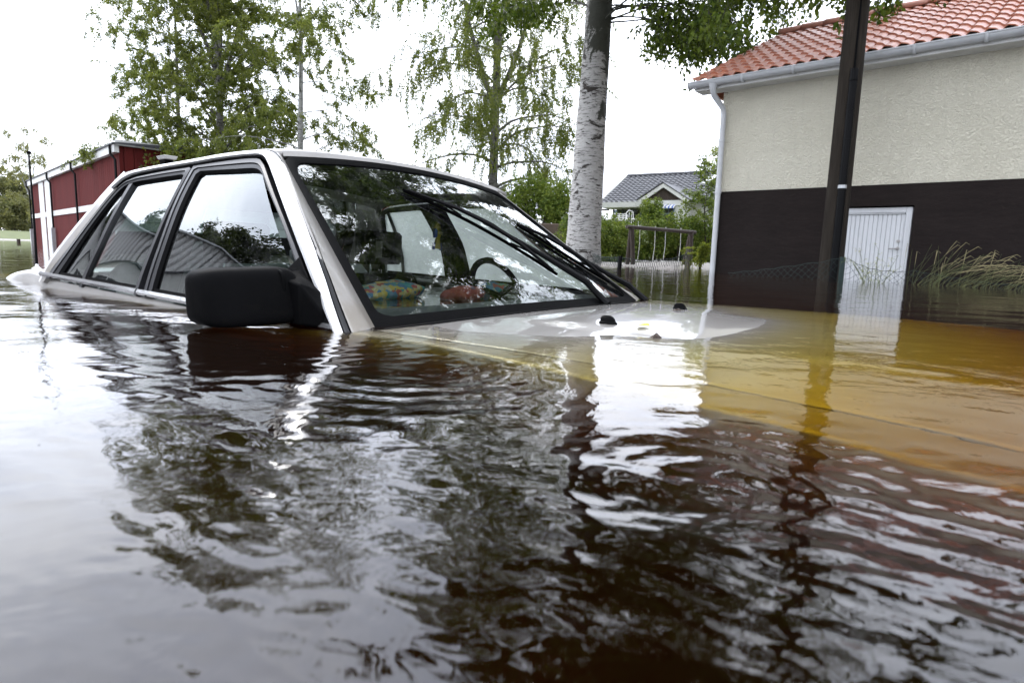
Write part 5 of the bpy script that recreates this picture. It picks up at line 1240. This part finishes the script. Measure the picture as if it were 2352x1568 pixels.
# far left: pale birch and the wood beyond the meadow
q = at(78, 545, 70); make_tree('birch_tree', 'pale thin-leaved birch with open crown behind the far end of the red barn', (q[0], q[1], -.6), 13.6, .17, 3.4, 3., 20, 6500, .20, M['bark_light'], M['leaf_pale'], 61, droop=.55, up=.6, fork=[(5., -.2, 0), (4.5, .28, 0)], nsec=5, ntw=3, twl=.8)
wl = ['tall grey green tree at the very left edge of the far wood', 'bushy tree of the far wood, second from the picture edge', 'dark round tree of the far wood beside the aerial', 'yellowish low tree in front of the far wood', 'broad tree of the far wood close to the red barn']
for k, (px, Y, H, R_) in enumerate(((2, 150, 16.5, 5.5), (28, 158, 15, 5.5), (58, 150, 14.5, 5), (38, 138, 8.5, 4.), (84, 152, 13, 5))):
    q = at(px, 545, Y); make_tree('wood_tree', wl[k], (q[0], q[1], .6), H, .3, R_, 1., 22, 7000, .5, M['twig'], M['leaf_wood'], 70 + k, group='trees of the far wood', nsec=5, ntw=3, droop=.25, twl=1.2, prof=lambda t: (1 - t ** 2.5) * .75 + .25, trunk_sides=6)
q0, q1 = at(-30, 545, 172), at(100, 545, 172)
# trees out of the picture that the windows and the windscreen mirror
make_tree('oak_tree', 'round dark tree behind the corrugated shed left of the camera', (-22.6, 6.0, -.9), 11.6, .3, 5.0, 3.6, 36, 26000, .26, M['twig'], M['leaf_dark'], 81, droop=.1, up=.5, nsec=6, ntw=3, twl=.7, group='trees left of the camera', prof=lambda t: (1 - t ** 3) * .8 + .1, trunk_sides=8)
make_tree('oak_tree', 'lower dark tree left of the camera, farther from the corrugated shed', (-22.6, 2.6, -.9), 10.6, .25, 4., 3.2, 30, 18000, .24, M['twig'], M['leaf_dark'], 82, droop=.1, up=.5, nsec=6, ntw=3, twl=.7, group='trees left of the camera', prof=lambda t: (1 - t ** 3) * .8 + .1, trunk_sides=8)

# ------------------------------------------------------------------ grasses in the water before the house
M['straw'] = pmat('dry_grass', (.10, .10, .028), .7, .3, 5, c2=(.045, .065, .015)); M['straw_tip'] = pmat('grass_panicle', (.20, .17, .08), .8, .3, 8)
def grass(px, py, Y, n, h, lean_, label, seed, spread=.2):
    q = at(px, py, Y); r = np.random.default_rng(seed); g_ = empty('grass_clump', (q[0], q[1], 0), HR, label, 'grass clump', 'grass clumps standing in the flood'); b1, b2 = MB(), MB()
    for k in range(n):
        x, y = r.normal(0, spread), r.normal(0, spread * .5); hh = h * r.uniform(.55, 1.1); L = lean_ * r.uniform(.1, 1.5) + r.normal(0, .06); ly = r.normal(0, .08)
        tt = np.linspace(0, 1, 10); P = [(x + L * t ** 1.9 * 1.3, y + ly * t * t, -.25 * (1 - t) * 1 + (hh) * (t - .42 * abs(L) / max(h, .1) * t ** 3.2)) for t in tt]
        b1.tube(P, [.0013 * (1 - .5 * t) for t in tt], 4, False)
        if r.uniform() < .55: b2.tube(P[-3:] + [(P[-1][0] + .03 * np.sign(L), P[-1][1], P[-1][2] - .02)], [.0011, .0023, .0025, .0008], 5)
    b1.build('blade', M['straw'], g_, True); b2.build('panicle', M['straw_tip'], g_, True)
grass(2125, 660, 5.9, 60, .44, .42, 'tall arching yellow grass clump just right of the white door', 1, .13)
grass(2230, 662, 5.5, 45, .36, .32, 'arching yellow grass clump in the middle, against the brown house base', 2, .13)
grass(2335, 668, 5.0, 30, .26, .26, 'low yellow grass clump at the right edge of the picture', 3, .12)
q = at(2005, 655, 6.0); wp_ = empty('weed_plant', (q[0], q[1], 0), HR, 'wispy light green weed standing in the water before the white door', 'plant'); r = np.random.default_rng(17); b1 = MB(); P = []
for k in range(12):
    x, y = r.normal(0, .05), r.normal(0, .04); L = r.normal(0, .10); hh = r.uniform(.14, .34); pts = [(x + L * t * t, y, -.2 + (hh + .2) * t) for t in np.linspace(0, 1, 7)]; b1.tube(pts, [.003, .003, .0027, .0023, .002, .0016, .001], 4, False)
    for t in np.linspace(.5, 1, 7):
        px_ = (x + L * t * t, y, -.2 + (hh + .2) * t); e = np.array(px_) + r.normal(0, .022, 3) + np.array([0, 0, .015]); b1.tube([px_, e], [.0014, .0008], 3, False); P.append(e + r.normal(0, .009, (7, 3)))
b1.build('stalk', M['straw'], wp_, True); V, F = leaf_cloud(np.vstack(P), .011, r, 0, 2.5); mesh_np('flower_head', V, F, leafmat('weed_green', (.22, .25, .07), (.34, .34, .13), 4, .4), wp_)
for px, py, Y, sd, lb in ((1572, 612, 12.6, 1, 'tall umbel weed beside the grey fence post'), (1590, 614, 12.3, 2, 'umbel weed nearest to the brown house corner')):
    q = at(px, py, Y); wp_ = empty('umbel_weed', (q[0], q[1], 0), 0, lb, 'plant', 'umbel weeds by the shore'); r = np.random.default_rng(sd); b1 = MB(); P = []
    for k in range(3):
        x = r.normal(0, .04); hh = r.uniform(.22, .36); b1.tube([(x, 0, -.2), (x + r.normal(0, .02), 0, hh)], [.006, .004], 5)
        for a in np.linspace(0, 2 * pi, 9): b1.tube([(x, 0, hh), (x + .06 * cos(a), .05 * sin(a), hh + .045)], [.002, .0012], 3); P.append(np.array([x + .06 * cos(a), .05 * sin(a), hh + .05]) + r.normal(0, .008, (8, 3)))
    P.append(np.stack([r.normal(0, .07, 60), r.normal(0, .05, 60), r.uniform(.0, .18, 60)], 1))
    b1.build('stalk', M['leaf_hedge'], wp_, True); V, F = leaf_cloud(np.vstack(P), .026, r, 0); mesh_np('foliage', V, F, leafmat('umbel_green', (.14, .17, .03), (.25, .27, .07), 4, .4), wp_)


sc.cycles.use_denoising = True
sc.cycles.max_bounces = 24; sc.cycles.transparent_max_bounces = 24; sc.cycles.transmission_bounces = 16; sc.cycles.glossy_bounces = 8; sc.cycles.diffuse_bounces = 4
sc.cycles.caustics_refractive = True; sc.cycles.caustics_reflective = True; sc.cycles.blur_glossy = .3; sc.cycles.sample_clamp_indirect = 12
